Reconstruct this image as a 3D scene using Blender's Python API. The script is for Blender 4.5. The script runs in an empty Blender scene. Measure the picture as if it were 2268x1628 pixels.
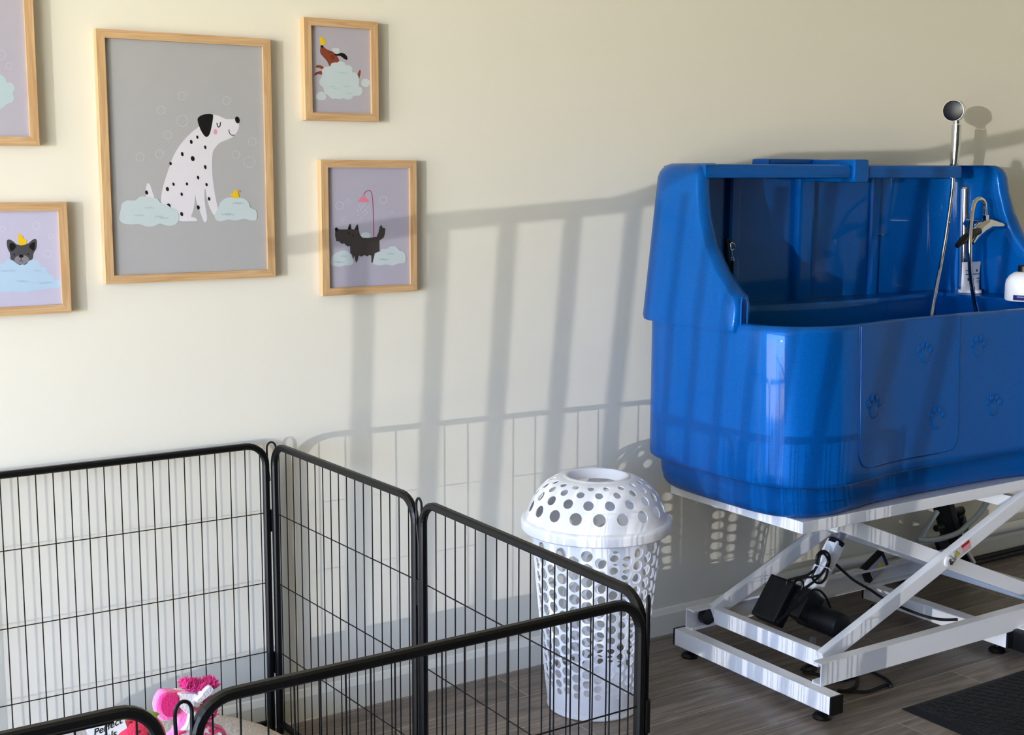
import bpy, bmesh, math, random
from mathutils import Vector, Matrix
random.seed(7)
PI = math.pi
COL = bpy.context.scene.collection
SC = bpy.context.scene

# ------------------------------------------------------------------ camera
IMG_W, IMG_H, FPX = 2268, 1628, 2959.3
YAW, PITCH, ROLL = math.radians(33.2066), math.radians(8.4080), math.radians(-0.2147)
CAM = Vector((0.0, -3.33, 1.54))
_cy, _sy, _cp, _sp = math.cos(YAW), math.sin(YAW), math.cos(PITCH), math.sin(PITCH)
FWD = Vector((_sy * _cp, _cy * _cp, -_sp))
_r0 = Vector((_cy, -_sy, 0)); _d0 = FWD.cross(_r0)
RIGHT = math.cos(ROLL) * _r0 + math.sin(ROLL) * _d0
DOWN = -math.sin(ROLL) * _r0 + math.cos(ROLL) * _d0
cam_data = bpy.data.cameras.new('camera'); cam = bpy.data.objects.new('camera', cam_data)
COL.objects.link(cam); SC.camera = cam
cam_data.sensor_width = 36.0; cam_data.lens = 36.0 * FPX / IMG_W
cam_data.clip_start = 0.05; cam_data.clip_end = 200
_up = -DOWN; _back = -FWD
cam.matrix_world = Matrix(((RIGHT.x, _up.x, _back.x, CAM.x), (RIGHT.y, _up.y, _back.y, CAM.y),
                           (RIGHT.z, _up.z, _back.z, CAM.z), (0, 0, 0, 1)))

def ray(px, py):
    return RIGHT * ((px - IMG_W / 2) / FPX) + DOWN * ((py - IMG_H / 2) / FPX) + FWD
def at_y(px, py, y=0.0):           # survey a point of the photo on the upright plane at depth y
    d = ray(px, py); return CAM + d * ((y - CAM.y) / d.y)
def at_x(px, py, x):
    d = ray(px, py); return CAM + d * ((x - CAM.x) / d.x)
def at_z(px, py, z=0.0):
    d = ray(px, py); return CAM + d * ((z - CAM.z) / d.z)

# ------------------------------------------------------------------ materials
def s2l(c):
    return tuple((v / 12.92 if v <= 0.04045 else ((v + 0.055) / 1.055) ** 2.4) for v in c)
def rgb(r, g, b): return s2l((r / 255, g / 255, b / 255)) + (1,)
def pmat(name, col, rough=0.5, metal=0.0, coat=0.0, spec=0.5, bump=None, var=None, sheen=0.0):
    m = bpy.data.materials.new(name); m.use_nodes = True
    nt = m.node_tree; b = nt.nodes['Principled BSDF']
    b.inputs['Base Color'].default_value = col
    b.inputs['Roughness'].default_value = rough
    b.inputs['Metallic'].default_value = metal
    b.inputs['Specular IOR Level'].default_value = spec
    b.inputs['Coat Weight'].default_value = coat
    b.inputs['Coat Roughness'].default_value = 0.04
    b.inputs['Sheen Weight'].default_value = sheen
    tc = nt.nodes.new('ShaderNodeTexCoord')
    if var:                          # (scale, amount) soft colour variation
        n = nt.nodes.new('ShaderNodeTexNoise'); n.inputs['Scale'].default_value = var[0]; n.inputs['Detail'].default_value = 4
        nt.links.new(tc.outputs['Object'], n.inputs['Vector'])
        r = nt.nodes.new('ShaderNodeMapRange'); r.inputs['To Min'].default_value = 1 - var[1]; r.inputs['To Max'].default_value = 1 + var[1]
        nt.links.new(n.outputs['Fac'], r.inputs['Value'])
        h = nt.nodes.new('ShaderNodeHueSaturation'); h.inputs['Color'].default_value = col
        nt.links.new(r.outputs['Result'], h.inputs['Value']); nt.links.new(h.outputs['Color'], b.inputs['Base Color'])
    if bump:                         # (scale, strength, distance)
        n = nt.nodes.new('ShaderNodeTexNoise'); n.inputs['Scale'].default_value = bump[0]; n.inputs['Detail'].default_value = 3
        nt.links.new(tc.outputs['Object'], n.inputs['Vector'])
        bp = nt.nodes.new('ShaderNodeBump'); bp.inputs['Strength'].default_value = bump[1]; bp.inputs['Distance'].default_value = bump[2]
        nt.links.new(n.outputs['Fac'], bp.inputs['Height']); nt.links.new(bp.outputs['Normal'], b.inputs['Normal'])
    return m

def wood_mat(name, axis):            # pale oak, grain along axis
    m = pmat(name, rgb(198, 160, 116), 0.45)
    nt = m.node_tree; b = nt.nodes['Principled BSDF']
    tc = nt.nodes.new('ShaderNodeTexCoord'); mp = nt.nodes.new('ShaderNodeMapping')
    sc = [90, 90, 90]; sc[axis] = 5; mp.inputs['Scale'].default_value = sc
    nt.links.new(tc.outputs['Object'], mp.inputs['Vector'])
    n = nt.nodes.new('ShaderNodeTexNoise'); n.inputs['Scale'].default_value = 1.0; n.inputs['Detail'].default_value = 5; n.inputs['Distortion'].default_value = 1.2
    nt.links.new(mp.outputs['Vector'], n.inputs['Vector'])
    cr = nt.nodes.new('ShaderNodeValToRGB')
    cr.color_ramp.elements[0].position = 0.3; cr.color_ramp.elements[0].color = rgb(178, 138, 96)
    cr.color_ramp.elements[1].position = 0.7; cr.color_ramp.elements[1].color = rgb(206, 172, 130)
    nt.links.new(n.outputs['Fac'], cr.inputs['Fac']); nt.links.new(cr.outputs['Color'], b.inputs['Base Color'])
    return m

def floor_mat():
    m = pmat('grey_oak_planks', (0.1, 0.09, 0.08, 1), 0.38, spec=0.4)
    nt = m.node_tree; b = nt.nodes['Principled BSDF']
    tc = nt.nodes.new('ShaderNodeTexCoord')
    mp = nt.nodes.new('ShaderNodeMapping'); mp.inputs['Location'].default_value = (0.33, 0.02, 0)
    nt.links.new(tc.outputs['Object'], mp.inputs['Vector'])
    br = nt.nodes.new('ShaderNodeTexBrick'); br.offset = 0.37; br.offset_frequency = 2
    br.inputs['Scale'].default_value = 1.0; br.inputs['Brick Width'].default_value = 1.22; br.inputs['Row Height'].default_value = 0.182
    br.inputs['Mortar Size'].default_value = 0.0014; br.inputs['Mortar Smooth'].default_value = 0.1
    br.inputs['Color1'].default_value = (0, 0, 0, 1); br.inputs['Color2'].default_value = (1, 1, 1, 1)
    br.inputs['Bias'].default_value = 0.0
    nt.links.new(mp.outputs['Vector'], br.inputs['Vector'])
    # grain, shifted per plank
    add = nt.nodes.new('ShaderNodeVectorMath'); add.operation = 'ADD'
    mul = nt.nodes.new('ShaderNodeVectorMath'); mul.operation = 'MULTIPLY'; mul.inputs[1].default_value = (3, 5, 9)
    nt.links.new(br.outputs['Color'], mul.inputs[0])
    nt.links.new(mp.outputs['Vector'], add.inputs[0]); nt.links.new(mul.outputs['Vector'], add.inputs[1])
    st = nt.nodes.new('ShaderNodeMapping'); st.inputs['Scale'].default_value = (2.4, 30, 8)
    nt.links.new(add.outputs['Vector'], st.inputs['Vector'])
    n = nt.nodes.new('ShaderNodeTexNoise'); n.inputs['Scale'].default_value = 1.0; n.inputs['Detail'].default_value = 7; n.inputs['Roughness'].default_value = 0.62; n.inputs['Distortion'].default_value = 1.6
    nt.links.new(st.outputs['Vector'], n.inputs['Vector'])
    cr = nt.nodes.new('ShaderNodeValToRGB')
    e = cr.color_ramp.elements
    e[0].position = 0.28; e[0].color = rgb(80, 71, 64)
    e[1].position = 0.72; e[1].color = rgb(150, 136, 124)
    k = e.new(0.5); k.color = rgb(117, 105, 96)
    nt.links.new(n.outputs['Fac'], cr.inputs['Fac'])
    hs = nt.nodes.new('ShaderNodeHueSaturation')
    mr = nt.nodes.new('ShaderNodeMapRange'); mr.inputs['To Min'].default_value = 0.8; mr.inputs['To Max'].default_value = 1.14
    nt.links.new(br.outputs['Color'], mr.inputs['Value']); nt.links.new(mr.outputs['Result'], hs.inputs['Value'])
    nt.links.new(cr.outputs['Color'], hs.inputs['Color'])
    mx = nt.nodes.new('ShaderNodeMix'); mx.data_type = 'RGBA'
    mx.inputs['B'].default_value = rgb(176, 166, 156)
    nt.links.new(br.outputs['Fac'], mx.inputs['Factor']); nt.links.new(hs.outputs['Color'], mx.inputs['A'])
    nt.links.new(mx.outputs['Result'], b.inputs['Base Color'])
    bp = nt.nodes.new('ShaderNodeBump'); bp.inputs['Strength'].default_value = 0.25; bp.inputs['Distance'].default_value = 0.002
    nt.links.new(n.outputs['Fac'], bp.inputs['Height']); nt.links.new(bp.outputs['Normal'], b.inputs['Normal'])
    return m

def glass_mat():
    m = bpy.data.materials.new('clear_glazing'); m.use_nodes = True; nt = m.node_tree
    nt.nodes.remove(nt.nodes['Principled BSDF']); out = nt.nodes['Material Output']
    t = nt.nodes.new('ShaderNodeBsdfTransparent'); g = nt.nodes.new('ShaderNodeBsdfGlossy'); g.inputs['Roughness'].default_value = 0.03
    lw = nt.nodes.new('ShaderNodeLayerWeight'); pw = nt.nodes.new('ShaderNodeMath'); pw.operation = 'POWER'; pw.inputs[1].default_value = 5.0
    nt.links.new(lw.outputs['Facing'], pw.inputs[0]); f = nt.nodes.new('ShaderNodeMath'); f.operation = 'MULTIPLY_ADD'; f.inputs[1].default_value = 0.9; f.inputs[2].default_value = 0.04
    nt.links.new(pw.outputs[0], f.inputs[0])
    mx = nt.nodes.new('ShaderNodeMixShader')
    nt.links.new(f.outputs[0], mx.inputs[0]); nt.links.new(t.outputs[0], mx.inputs[1]); nt.links.new(g.outputs[0], mx.inputs[2])
    nt.links.new(mx.outputs[0], out.inputs['Surface'])
    return m

def tub_mat():
    m = pmat('metallic_blue_fibreglass', rgb(0, 70, 155), 0.4, 0.2, coat=0.32, spec=0.05)
    nt = m.node_tree; b = nt.nodes['Principled BSDF']
    b.inputs['Coat Roughness'].default_value = 0.05
    tc = nt.nodes.new('ShaderNodeTexCoord'); v = nt.nodes.new('ShaderNodeTexVoronoi'); v.inputs['Scale'].default_value = 700
    nt.links.new(tc.outputs['Object'], v.inputs['Vector'])
    cr = nt.nodes.new('ShaderNodeValToRGB')
    cr.color_ramp.elements[0].color = rgb(0, 74, 148); cr.color_ramp.elements[1].color = rgb(0, 92, 174)
    sep = nt.nodes.new('ShaderNodeSeparateColor'); nt.links.new(v.outputs['Color'], sep.inputs['Color'])
    nt.links.new(sep.outputs['Red'], cr.inputs['Fac']); nt.links.new(cr.outputs['Color'], b.inputs['Base Color'])
    return m

M = dict(
    wall=pmat('cream_wall_paint', rgb(222, 217, 203), 0.75, spec=0.25, bump=(220, 0.12, 0.001), var=(1.3, 0.012)),
    dark_wall=pmat('darkened_unseen_wall', rgb(74, 72, 70), 0.7, var=(2, 0.03)),  # unseen wall's colour darkened to deepen bath reflections and cut fill light
    trim=pmat('white_gloss_trim', rgb(226, 224, 214), 0.4),
    ceil=pmat('white_ceiling_paint', rgb(228, 226, 220), 0.9),
    floor=floor_mat(), glass=glass_mat(), tub=tub_mat(),
    tub_seam=pmat('dark_blue_seam', rgb(0, 34, 96), 0.4),
    wood_x=wood_mat('oak_grain_across', 0), wood_z=wood_mat('oak_grain_upright', 2),
    black=pmat('black_powder_coat', rgb(7, 7, 8), 0.42, spec=0.3, bump=(900, 0.15, 0.0004)),
    rubber=pmat('black_rubber', rgb(11, 12, 17), 0.55, spec=0.35, bump=(300, 0.2, 0.001)),
    bplastic=pmat('black_plastic', rgb(8, 9, 12), 0.4, spec=0.35, var=(20, 0.1)),
    navy=pmat('navy_plastic', rgb(5, 10, 26), 0.3, spec=0.3, var=(20, 0.1)),
    white=pmat('white_powder_coat', rgb(226, 226, 228), 0.32, coat=0.25, var=(6, 0.02)),
    wplastic=pmat('white_plastic', rgb(236, 236, 240), 0.35, var=(8, 0.015)),
    steel=pmat('brushed_aluminium', rgb(176, 182, 190), 0.35, 0.85, var=(40, 0.05)),
    chrome=pmat('polished_chrome', rgb(215, 215, 218), 0.08, 1.0, var=(5, 0.02)),
    hose=pmat('grey_vinyl_hose', rgb(150, 158, 162), 0.25, var=(30, 0.06)),
    bed=pmat('beige_plush', rgb(172, 156, 146), 0.95, sheen=0.4, bump=(120, 0.8, 0.008), var=(60, 0.16)),
    paper=pmat('white_paper', rgb(232, 232, 236), 0.6, var=(10, 0.02)),
    ink=pmat('black_ink', rgb(18, 17, 18), 0.6, var=(30, 0.1)),
)
_ink = {}
def ink(r, g, b):                    # a flat printed or dyed colour
    k = (r, g, b)
    if k not in _ink:
        _ink[k] = pmat('print_colour_%02x%02x%02x' % k, rgb(r, g, b), 0.6, spec=0.2, var=(25, 0.03))
    return _ink[k]
def plush(r, g, b):
    k = ('p', r, g, b)
    if k not in _ink:
        _ink[k] = pmat('plush_colour_%02x%02x%02x' % k[1:], rgb(r, g, b), 0.9, sheen=0.3, bump=(260, 0.7, 0.003), var=(90, 0.08))
    return _ink[k]

# ------------------------------------------------------------------ mesh builder
class MB:
    def __init__(s): s.v, s.f, s.mi, s.mats, s.sm = [], [], [], [], []
    def m(s, mat):
        if mat not in s.mats: s.mats.append(mat)
        return s.mats.index(mat)
    def add(s, vs, fs, mat=None, smooth=False):
        o = len(s.v); s.v += [Vector(p) for p in vs]; k = s.m(mat) if mat else 0
        for f in fs: s.f.append(tuple(i + o for i in f)); s.mi.append(k); s.sm.append(smooth)
        return s
    def box(s, a, b, mat=None, bev=0.0):
        x0, y0, z0 = a; x1, y1, z1 = b
        return s.frame_box(Vector(((x0+x1)/2, (y0+y1)/2, (z0+z1)/2)), Vector((1,0,0)), Vector((0,1,0)), Vector((0,0,1)), abs(x1-x0), abs(y1-y0), abs(z1-z0), mat, bev)
    def frame_box(s, c, ex, ey, ez, w, d, h, mat=None, bev=0.0):
        bm = bmesh.new(); bmesh.ops.create_cube(bm, size=1.0)
        for v in bm.verts: v.co = Vector((v.co.x * w, v.co.y * d, v.co.z * h))
        if bev > 0:
            bmesh.ops.bevel(bm, geom=list(bm.edges), offset=min(bev, 0.45 * min(w, d, h)), segments=2, affect='EDGES', profile=0.7)
        bm.verts.index_update()
        vs = [c + ex * v.co.x + ey * v.co.y + ez * v.co.z for v in bm.verts]
        fs = [tuple(v.index for v in f.verts) for f in bm.faces]; bm.free()
        return s.add(vs, fs, mat)
    def bar(s, p, q, w, h, up=(0, 0, 1), mat=None, bev=0.003):
        p, q = Vector(p), Vector(q); ex = (q - p); L = ex.length; ex.normalize()
        ey = Vector(up).cross(ex).normalized(); ez = ex.cross(ey)
        return s.frame_box((p + q) / 2, ex, ey, ez, L, w, h, mat, bev)
    def tube(s, pts, r, n=8, mat=None, caps=True, closed=False):
        pts = [Vector(p) for p in pts]; N = len(pts); rs = r if isinstance(r, (list, tuple)) else [r] * N
        vs, fs = [], []; prev = None
        for i, p in enumerate(pts):
            if closed: t = pts[(i + 1) % N] - pts[i - 1]
            else: t = pts[min(i + 1, N - 1)] - pts[max(i - 1, 0)]
            t.normalize()
            if prev is None: a = t.orthogonal().normalized()
            else:
                a = prev - t * prev.dot(t); a.normalize()
            prev = a; b = t.cross(a)
            for k in range(n):
                an = 2 * PI * k / n; vs.append(p + (a * math.cos(an) + b * math.sin(an)) * rs[i])
        for i in range(N if closed else N - 1):
            j = (i + 1) % N
            for k in range(n): fs.append((i*n+k, i*n+(k+1) % n, j*n+(k+1) % n, j*n+k))
        if caps and not closed: fs.append(tuple(range(n - 1, -1, -1))); fs.append(tuple((N-1)*n + k for k in range(n)))
        return s.add(vs, fs, mat, True)
    def rect_sweep(s, pts, nrm, w, d, mat=None):   # flat path in a plane with normal nrm; w across in-plane, d along nrm
        pts = [Vector(p) for p in pts]; nrm = Vector(nrm); N = len(pts); vs, fs = [], []
        for i, p in enumerate(pts):
            t = (pts[min(i+1, N-1)] - pts[max(i-1, 0)]).normalized(); a = nrm.cross(t).normalized()
            c = w * 0.22
            for u, v in ((-w/2+c, -d/2), (w/2-c, -d/2), (w/2, -d/2+c), (w/2, d/2-c), (w/2-c, d/2), (-w/2+c, d/2), (-w/2, d/2-c), (-w/2, -d/2+c)):
                vs.append(p + a * u + nrm * v)
        for i in range(N-1):
            for k in range(8): fs.append((i*8+k, i*8+(k+1) % 8, (i+1)*8+(k+1) % 8, (i+1)*8+k))
        fs.append(tuple(range(7, -1, -1))); fs.append(tuple((N-1)*8+k for k in range(8)))
        return s.add(vs, fs, mat, False)
    def lathe(s, prof, c=(0, 0, 0), ez=(0, 0, 1), n=32, mat=None, cap0=True, cap1=True):
        c, ez = Vector(c), Vector(ez).normalized(); ex = ez.orthogonal().normalized(); ey = ez.cross(ex); vs, fs = [], []
        for r, z in prof:
            for k in range(n):
                a = 2*PI*k/n; vs.append(c + ez*z + (ex*math.cos(a) + ey*math.sin(a))*r)
        for i in range(len(prof)-1):
            for k in range(n): fs.append((i*n+k, i*n+(k+1) % n, (i+1)*n+(k+1) % n, (i+1)*n+k))
        if cap0: fs.append(tuple(range(n-1, -1, -1)))
        if cap1: fs.append(tuple((len(prof)-1)*n+k for k in range(n)))
        return s.add(vs, fs, mat, True)
    def ball(s, c, rx, ry, rz, n=14, mat=None, ex=(1,0,0), ey=(0,1,0), ez=(0,0,1)):
        c, ex, ey, ez = Vector(c), Vector(ex), Vector(ey), Vector(ez); m = n // 2 + 1; vs, fs = [], []
        for i in range(m + 1):
            t = PI * i / m
            for k in range(n):
                a = 2*PI*k/n
                vs.append(c + ex*(rx*math.sin(t)*math.cos(a)) + ey*(ry*math.sin(t)*math.sin(a)) + ez*(rz*math.cos(t)))
        for i in range(m):
            for k in range(n): fs.append((i*n+k, (i+1)*n+k, (i+1)*n+(k+1) % n, i*n+(k+1) % n))
        return s.add(vs, fs, mat, True)
    def loft(s, rings, mat=None, closed=True, cap0=False, cap1=False, smooth=True):
        n = len(rings[0]); vs = [p for r in rings for p in r]; fs = []
        for i in range(len(rings)-1):
            for k in range(n if closed else n-1):
                fs.append((i*n+k, i*n+(k+1) % n, (i+1)*n+(k+1) % n, (i+1)*n+k))
        if cap0: fs.append(tuple(range(n-1, -1, -1)))
        if cap1: fs.append(tuple((len(rings)-1)*n+k for k in range(n)))
        return s.add(vs, fs, mat, smooth)
    def build(s, name, mat=None, parent=None, recalc=True, auto=40):
        me = bpy.data.meshes.new(name)
        root = parent
        while root is not None and root.parent is not None: root = root.parent
        off = Vector(root.location) if root is not None else Vector((0, 0, 0))
        me.from_pydata([tuple(v - off) for v in s.v], [], s.f)
        mats = s.mats if s.mats else [mat]
        for q in mats: me.materials.append(q if q else mat)
        me.polygons.foreach_set('material_index', s.mi)
        me.polygons.foreach_set('use_smooth', s.sm)
        if recalc:
            bm = bmesh.new(); bm.from_mesh(me); bmesh.ops.recalc_face_normals(bm, faces=bm.faces); bm.to_mesh(me); bm.free()
        me.validate(); me.update()
        if auto and any(s.sm):
            try: me.set_sharp_from_angle(angle=math.radians(auto))
            except Exception: pass
        o = bpy.data.objects.new(name, me); COL.objects.link(o)
        if parent is not None: o.parent = parent
        return o

def tag(o, label=None, cat=None, group=None, kind=None):
    if label: o['label'] = label
    if cat: o['category'] = cat
    if group: o['group'] = group
    if kind: o['kind'] = kind
    return o
def thing(name, loc, label, cat, group=None):
    o = bpy.data.objects.new(name, None); COL.objects.link(o); o.location = loc; o.empty_display_size = 0.1
    return tag(o, label, cat, group)

def crom(pts, per=6, closed=True):
    P = [Vector(p) for p in pts]; N = len(P); out = []
    rng = range(N) if closed else range(N - 1)
    for i in rng:
        if closed: a, b, c, d = P[i-1], P[i], P[(i+1) % N], P[(i+2) % N]
        else: a, b, c, d = P[max(i-1, 0)], P[i], P[i+1], P[min(i+2, N-1)]
        for k in range(per):
            t = k / per
            out.append(0.5*((2*b) + (c-a)*t + (2*a-5*b+4*c-d)*t*t + (3*b-a-3*c+d)*t**3))
    if not closed: out.append(P[-1])
    return out

# ------------------------------------------------------------------ the room
X0, X1, YF, ZC = -3.0, 5.4, -4.8, 2.75
def struct(name, mb, mat): return tag(mb.build(name, mat), kind='structure')
struct('floor', MB().box((X0-0.1, YF-0.1, -0.1), (X1+0.1, 0.1, 0.0)), M['floor'])
struct('ceiling', MB().box((X0-0.1, YF-0.1, ZC), (X1+0.1, 0.1, ZC+0.1)), M['ceil'])
struct('wall_back', MB().box((X0-0.1, 0.0, 0.0), (X1+0.1, 0.1, ZC)), M['wall'])
struct('wall_right', MB().box((X1, YF, 0.0), (X1+0.1, 0.0, ZC)), M['wall'])
struct('wall_front', MB().box((X0-0.1, YF-0.1, 0.0), (X1+0.1, YF, ZC)), M['dark_wall'])
OY0, OY1, OZ1 = -4.55, -0.75, 2.5          # opening of the wide glazed door in the left wall
wl = MB().box((X0-0.1, YF, 0), (X0, OY0, ZC)).box((X0-0.1, OY1, 0), (X0, 0, ZC)).box((X0-0.1, OY0, OZ1), (X0, OY1, ZC))
struct('wall_left', wl, M['wall'])
dr = MB().box((X0-0.09, OY0, 0), (X0-0.02, OY0+0.05, OZ1)).box((X0-0.09, OY1-0.05, 0), (X0-0.02, OY1, OZ1)).box((X0-0.09, OY0+0.05, OZ1-0.06), (X0-0.02, OY1-0.05, OZ1))
struct('door_1', dr, M['trim'])
bb = MB().add([(X0, -0.014, 0), (X1, -0.014, 0), (X1, -0.014, 0.070), (X0, -0.014, 0.070), (X0, -0.006, 0.088), (X1, -0.006, 0.088), (X0, 0, 0.09), (X1, 0, 0.09), (X0, 0, 0), (X1, 0, 0)],
              [(0, 1, 2, 3), (3, 2, 5, 4), (4, 5, 7, 6), (8, 6, 7, 9), (0, 3, 4, 6, 8), (1, 9, 7, 5, 2), (0, 8, 9, 1)])
struct('baseboard_back', bb, M['trim'])

# unseen porch balustrade outside the door, its slope and lean shaped to throw the bands of shade on the wall
SUNK = 1.9; SUNZ = 0.02
RX = -3.7
def porch(xw, zw):                   # point of the balustrade whose shade falls at (xw, 0, zw)
    t = (xw - RX) / SUNK
    return Vector((RX, -t, zw + SUNZ * t))
rl = MB()
rail_pts = [(1.46, 1.335), (1.9, 1.39), (2.6, 1.435), (2.9, 1.51), (3.3, 1.578), (4.0, 1.595), (4.9, 1.73)]  # right half raised to throw a band of shade above the hood
rp = [porch(x, z) for x, z in rail_pts]
for a, b in zip(rp[:-1], rp[1:]): rl.bar(a, b, 0.05, 0.05, bev=0.005)
xw = 1.669; i = 0
while xw < 4.8:
    top = 1.325 + (xw - 1.4) * 0.088
    lean = 0.015 + (xw - 1.5) * 0.055
    rl.bar(porch(xw + lean, top), porch(xw - lean * 1.2, 0.0), 0.026, 0.022, up=(1, 0, 0), bev=0.002)
    xw += 0.224
struct('unseen_balustrade', rl, M['white'])

# ------------------------------------------------------------------ daylight
world = bpy.data.worlds.new('sky'); SC.world = world; world.use_nodes = True
nt = world.node_tree; bg = nt.nodes['Background']
tc = nt.nodes.new('ShaderNodeTexCoord'); sp = nt.nodes.new('ShaderNodeSeparateXYZ')
nt.links.new(tc.outputs['Generated'], sp.inputs[0])
mr = nt.nodes.new('ShaderNodeMapRange'); mr.inputs['From Min'].default_value = -1; mr.inputs['From Max'].default_value = 1
nt.links.new(sp.outputs['Z'], mr.inputs['Value'])
cr = nt.nodes.new('ShaderNodeValToRGB'); e = cr.color_ramp.elements
e[0].position = 0.0; e[0].color = (0.88, 0.82, 0.56, 1)
e[1].position = 1.0; e[1].color = (0.55, 0.75, 1.15, 1)
for p, c in ((0.44, (0.93, 0.87, 0.59, 1)), (0.50, (0.75, 0.78, 0.76, 1)), (0.55, (0.62, 0.88, 1.42, 1)), (0.75, (0.52, 0.78, 1.4, 1))):
    k = e.new(p); k.color = c
nt.links.new(mr.outputs['Result'], cr.inputs['Fac']); nt.links.new(cr.outputs['Color'], bg.inputs['Color'])
bg.inputs['Strength'].default_value = 15.5

sd = bpy.data.lights.new('sun', 'SUN'); so = bpy.data.objects.new('sun', sd); COL.objects.link(so)
sd.energy = 1.55; sd.angle = math.radians(0.12); sd.color = (1.0, 0.98, 0.95)
d = Vector((SUNK, 1.0, -SUNZ)).normalized()
so.rotation_euler = d.to_track_quat('-Z', 'Y').to_euler(); so.location = (-8, -6, 3)
pl = bpy.data.lights.new('doorway_daylight', 'AREA'); po = bpy.data.objects.new('doorway_daylight', pl); COL.objects.link(po)
pl.shape = 'RECTANGLE'; pl.size = OZ1; pl.size_y = OY1 - OY0; pl.cycles.is_portal = True
po.location = (X0 - 0.12, (OY0 + OY1) / 2, OZ1 / 2); po.rotation_euler = Vector((1, 0, 0)).to_track_quat('-Z', 'Y').to_euler()

# ------------------------------------------------------------------ framed prints
FY, PY, MEMBER = -0.024, -0.0155, 0.0205
class Art:                           # traced from one detail view of the wall: origin, magnification
    def __init__(s, ox, oy, sc): s.o, s.sc, s.mb, s.n = (ox, oy), sc, MB(), 0
    def P(s, x, y, lift=0.0): return at_y(s.o[0] + x / s.sc, s.o[1] + y / s.sc, PY - lift)
    def layer(s): s.n += 1; return 0.000025 * s.n
    def poly(s, pts, col, smooth=True, per=4):
        L = s.layer(); q = [Vector((x, y)) for x, y in pts]
        if smooth: q = crom(q, per)
        s.mb.add([s.P(p.x, p.y, L) for p in q], [tuple(range(len(q)))], ink(*col)); return s
    def ell(s, cx, cy, rx, ry, col, n=20, rot=0.0):
        L = s.layer(); c, sn = math.cos(rot), math.sin(rot); vs = []
        for k in range(n):
            a = 2*PI*k/n; u, v = rx*math.cos(a), ry*math.sin(a); vs.append(s.P(cx + u*c - v*sn, cy + u*sn + v*c, L))
        s.mb.add(vs, [tuple(range(n))], ink(*col)); return s
    def ring(s, cx, cy, r, w, col, n=28):
        L = s.layer(); vs = []; fs = []
        for k in range(n):
            a = 2*PI*k/n
            for q in (r - w/2, r + w/2): vs.append(s.P(cx + q*math.cos(a), cy + q*math.sin(a)*1.03, L))
        for k in range(n): j = (k+1) % n; fs.append((2*k, 2*k+1, 2*j+1, 2*j))
        s.mb.add(vs, fs, ink(*col)); return s
    def stroke(s, pts, w, col, per=5):
        L = s.layer(); q = crom([Vector((x, y)) for x, y in pts], per, False); vs = []; fs = []
        for i, p in enumerate(q):
            t = (q[min(i+1, len(q)-1)] - q[max(i-1, 0)]).normalized(); a = Vector((-t.y, t.x)) * (w/2)
            vs += [s.P(p.x+a.x, p.y+a.y, L), s.P(p.x-a.x, p.y-a.y, L)]
        for i in range(len(q)-1): fs.append((2*i, 2*i+1, 2*i+3, 2*i+2))
        s.mb.add(vs, fs, ink(*col)); return s
    def waves(s, x, y, k, col=(140, 160, 170), st=22, w=3):
        pts = []
        for i in range(k): pts += [(x + i*st, y), (x + i*st + st*0.5, y + st*0.55)]
        pts.append((x + k*st, y)); return s.stroke(pts, w, col, 3)

def picture(rect, bgcol, art, label):
    x0, x1, z0, z1 = rect
    t = thing('picture_frame', ((x0+x1)/2, 0, z0), label, 'picture frame', 'framed dog prints on the wall')
    mb = MB(); m = MEMBER; wx, wz = M['wood_x'], M['wood_z']
    def member(a, b, c, d, mat):     # mitred member: outer edge a-b, inner edge d-c, front at FY, back at wall
        fr = [Vector((p[0], FY, p[1])) for p in (a, b, c, d)]; bk = [Vector((p[0], -0.001, p[1])) for p in (a, b, c, d)]
        mb.add(fr + bk, [(0, 1, 2, 3), (7, 6, 5, 4), (0, 4, 5, 1), (1, 5, 6, 2), (2, 6, 7, 3), (3, 7, 4, 0)], mat)
    O = [(x0, z0), (x1, z0), (x1, z1), (x0, z1)]; I = [(x0+m, z0+m), (x1-m, z0+m), (x1-m, z1-m), (x0+m, z1-m)]
    member(O[0], O[1], I[1], I[0], wx); member(O[1], O[2], I[2], I[1], wz); member(O[2], O[3], I[3], I[2], wx); member(O[3], O[0], I[0], I[3], wz)
    mb.build('frame', None, t)
    a = art.mb
    pts = [Vector((p[0], PY, p[1])) for p in I]
    b = MB(); b.add(pts + [p + Vector((0, 0.003, 0)) for p in pts], [(0, 1, 2, 3), (7, 6, 5, 4)], ink(*bgcol))
    o = len(b.v); b.v += a.v
    for f, k, sm in zip(a.f, a.mi, a.sm): b.f.append(tuple(i+o for i in f)); b.mi.append(b.m(a.mats[k])); b.sm.append(False)
    # keep the drawing inside the mount
    for i in range(o, len(b.v)):
        v = b.v[i]; b.v[i] = Vector((min(max(v.x, x0+m), x1-m), v.y, min(max(v.z, z0+m), z1-m)))
    b.build('print', None, t, recalc=False)
    g = MB().add([Vector((p[0], PY-0.005, p[1])) for p in I], [(0, 1, 2, 3)])
    g.build('glass', M['glass'], t)
    return t

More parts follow.
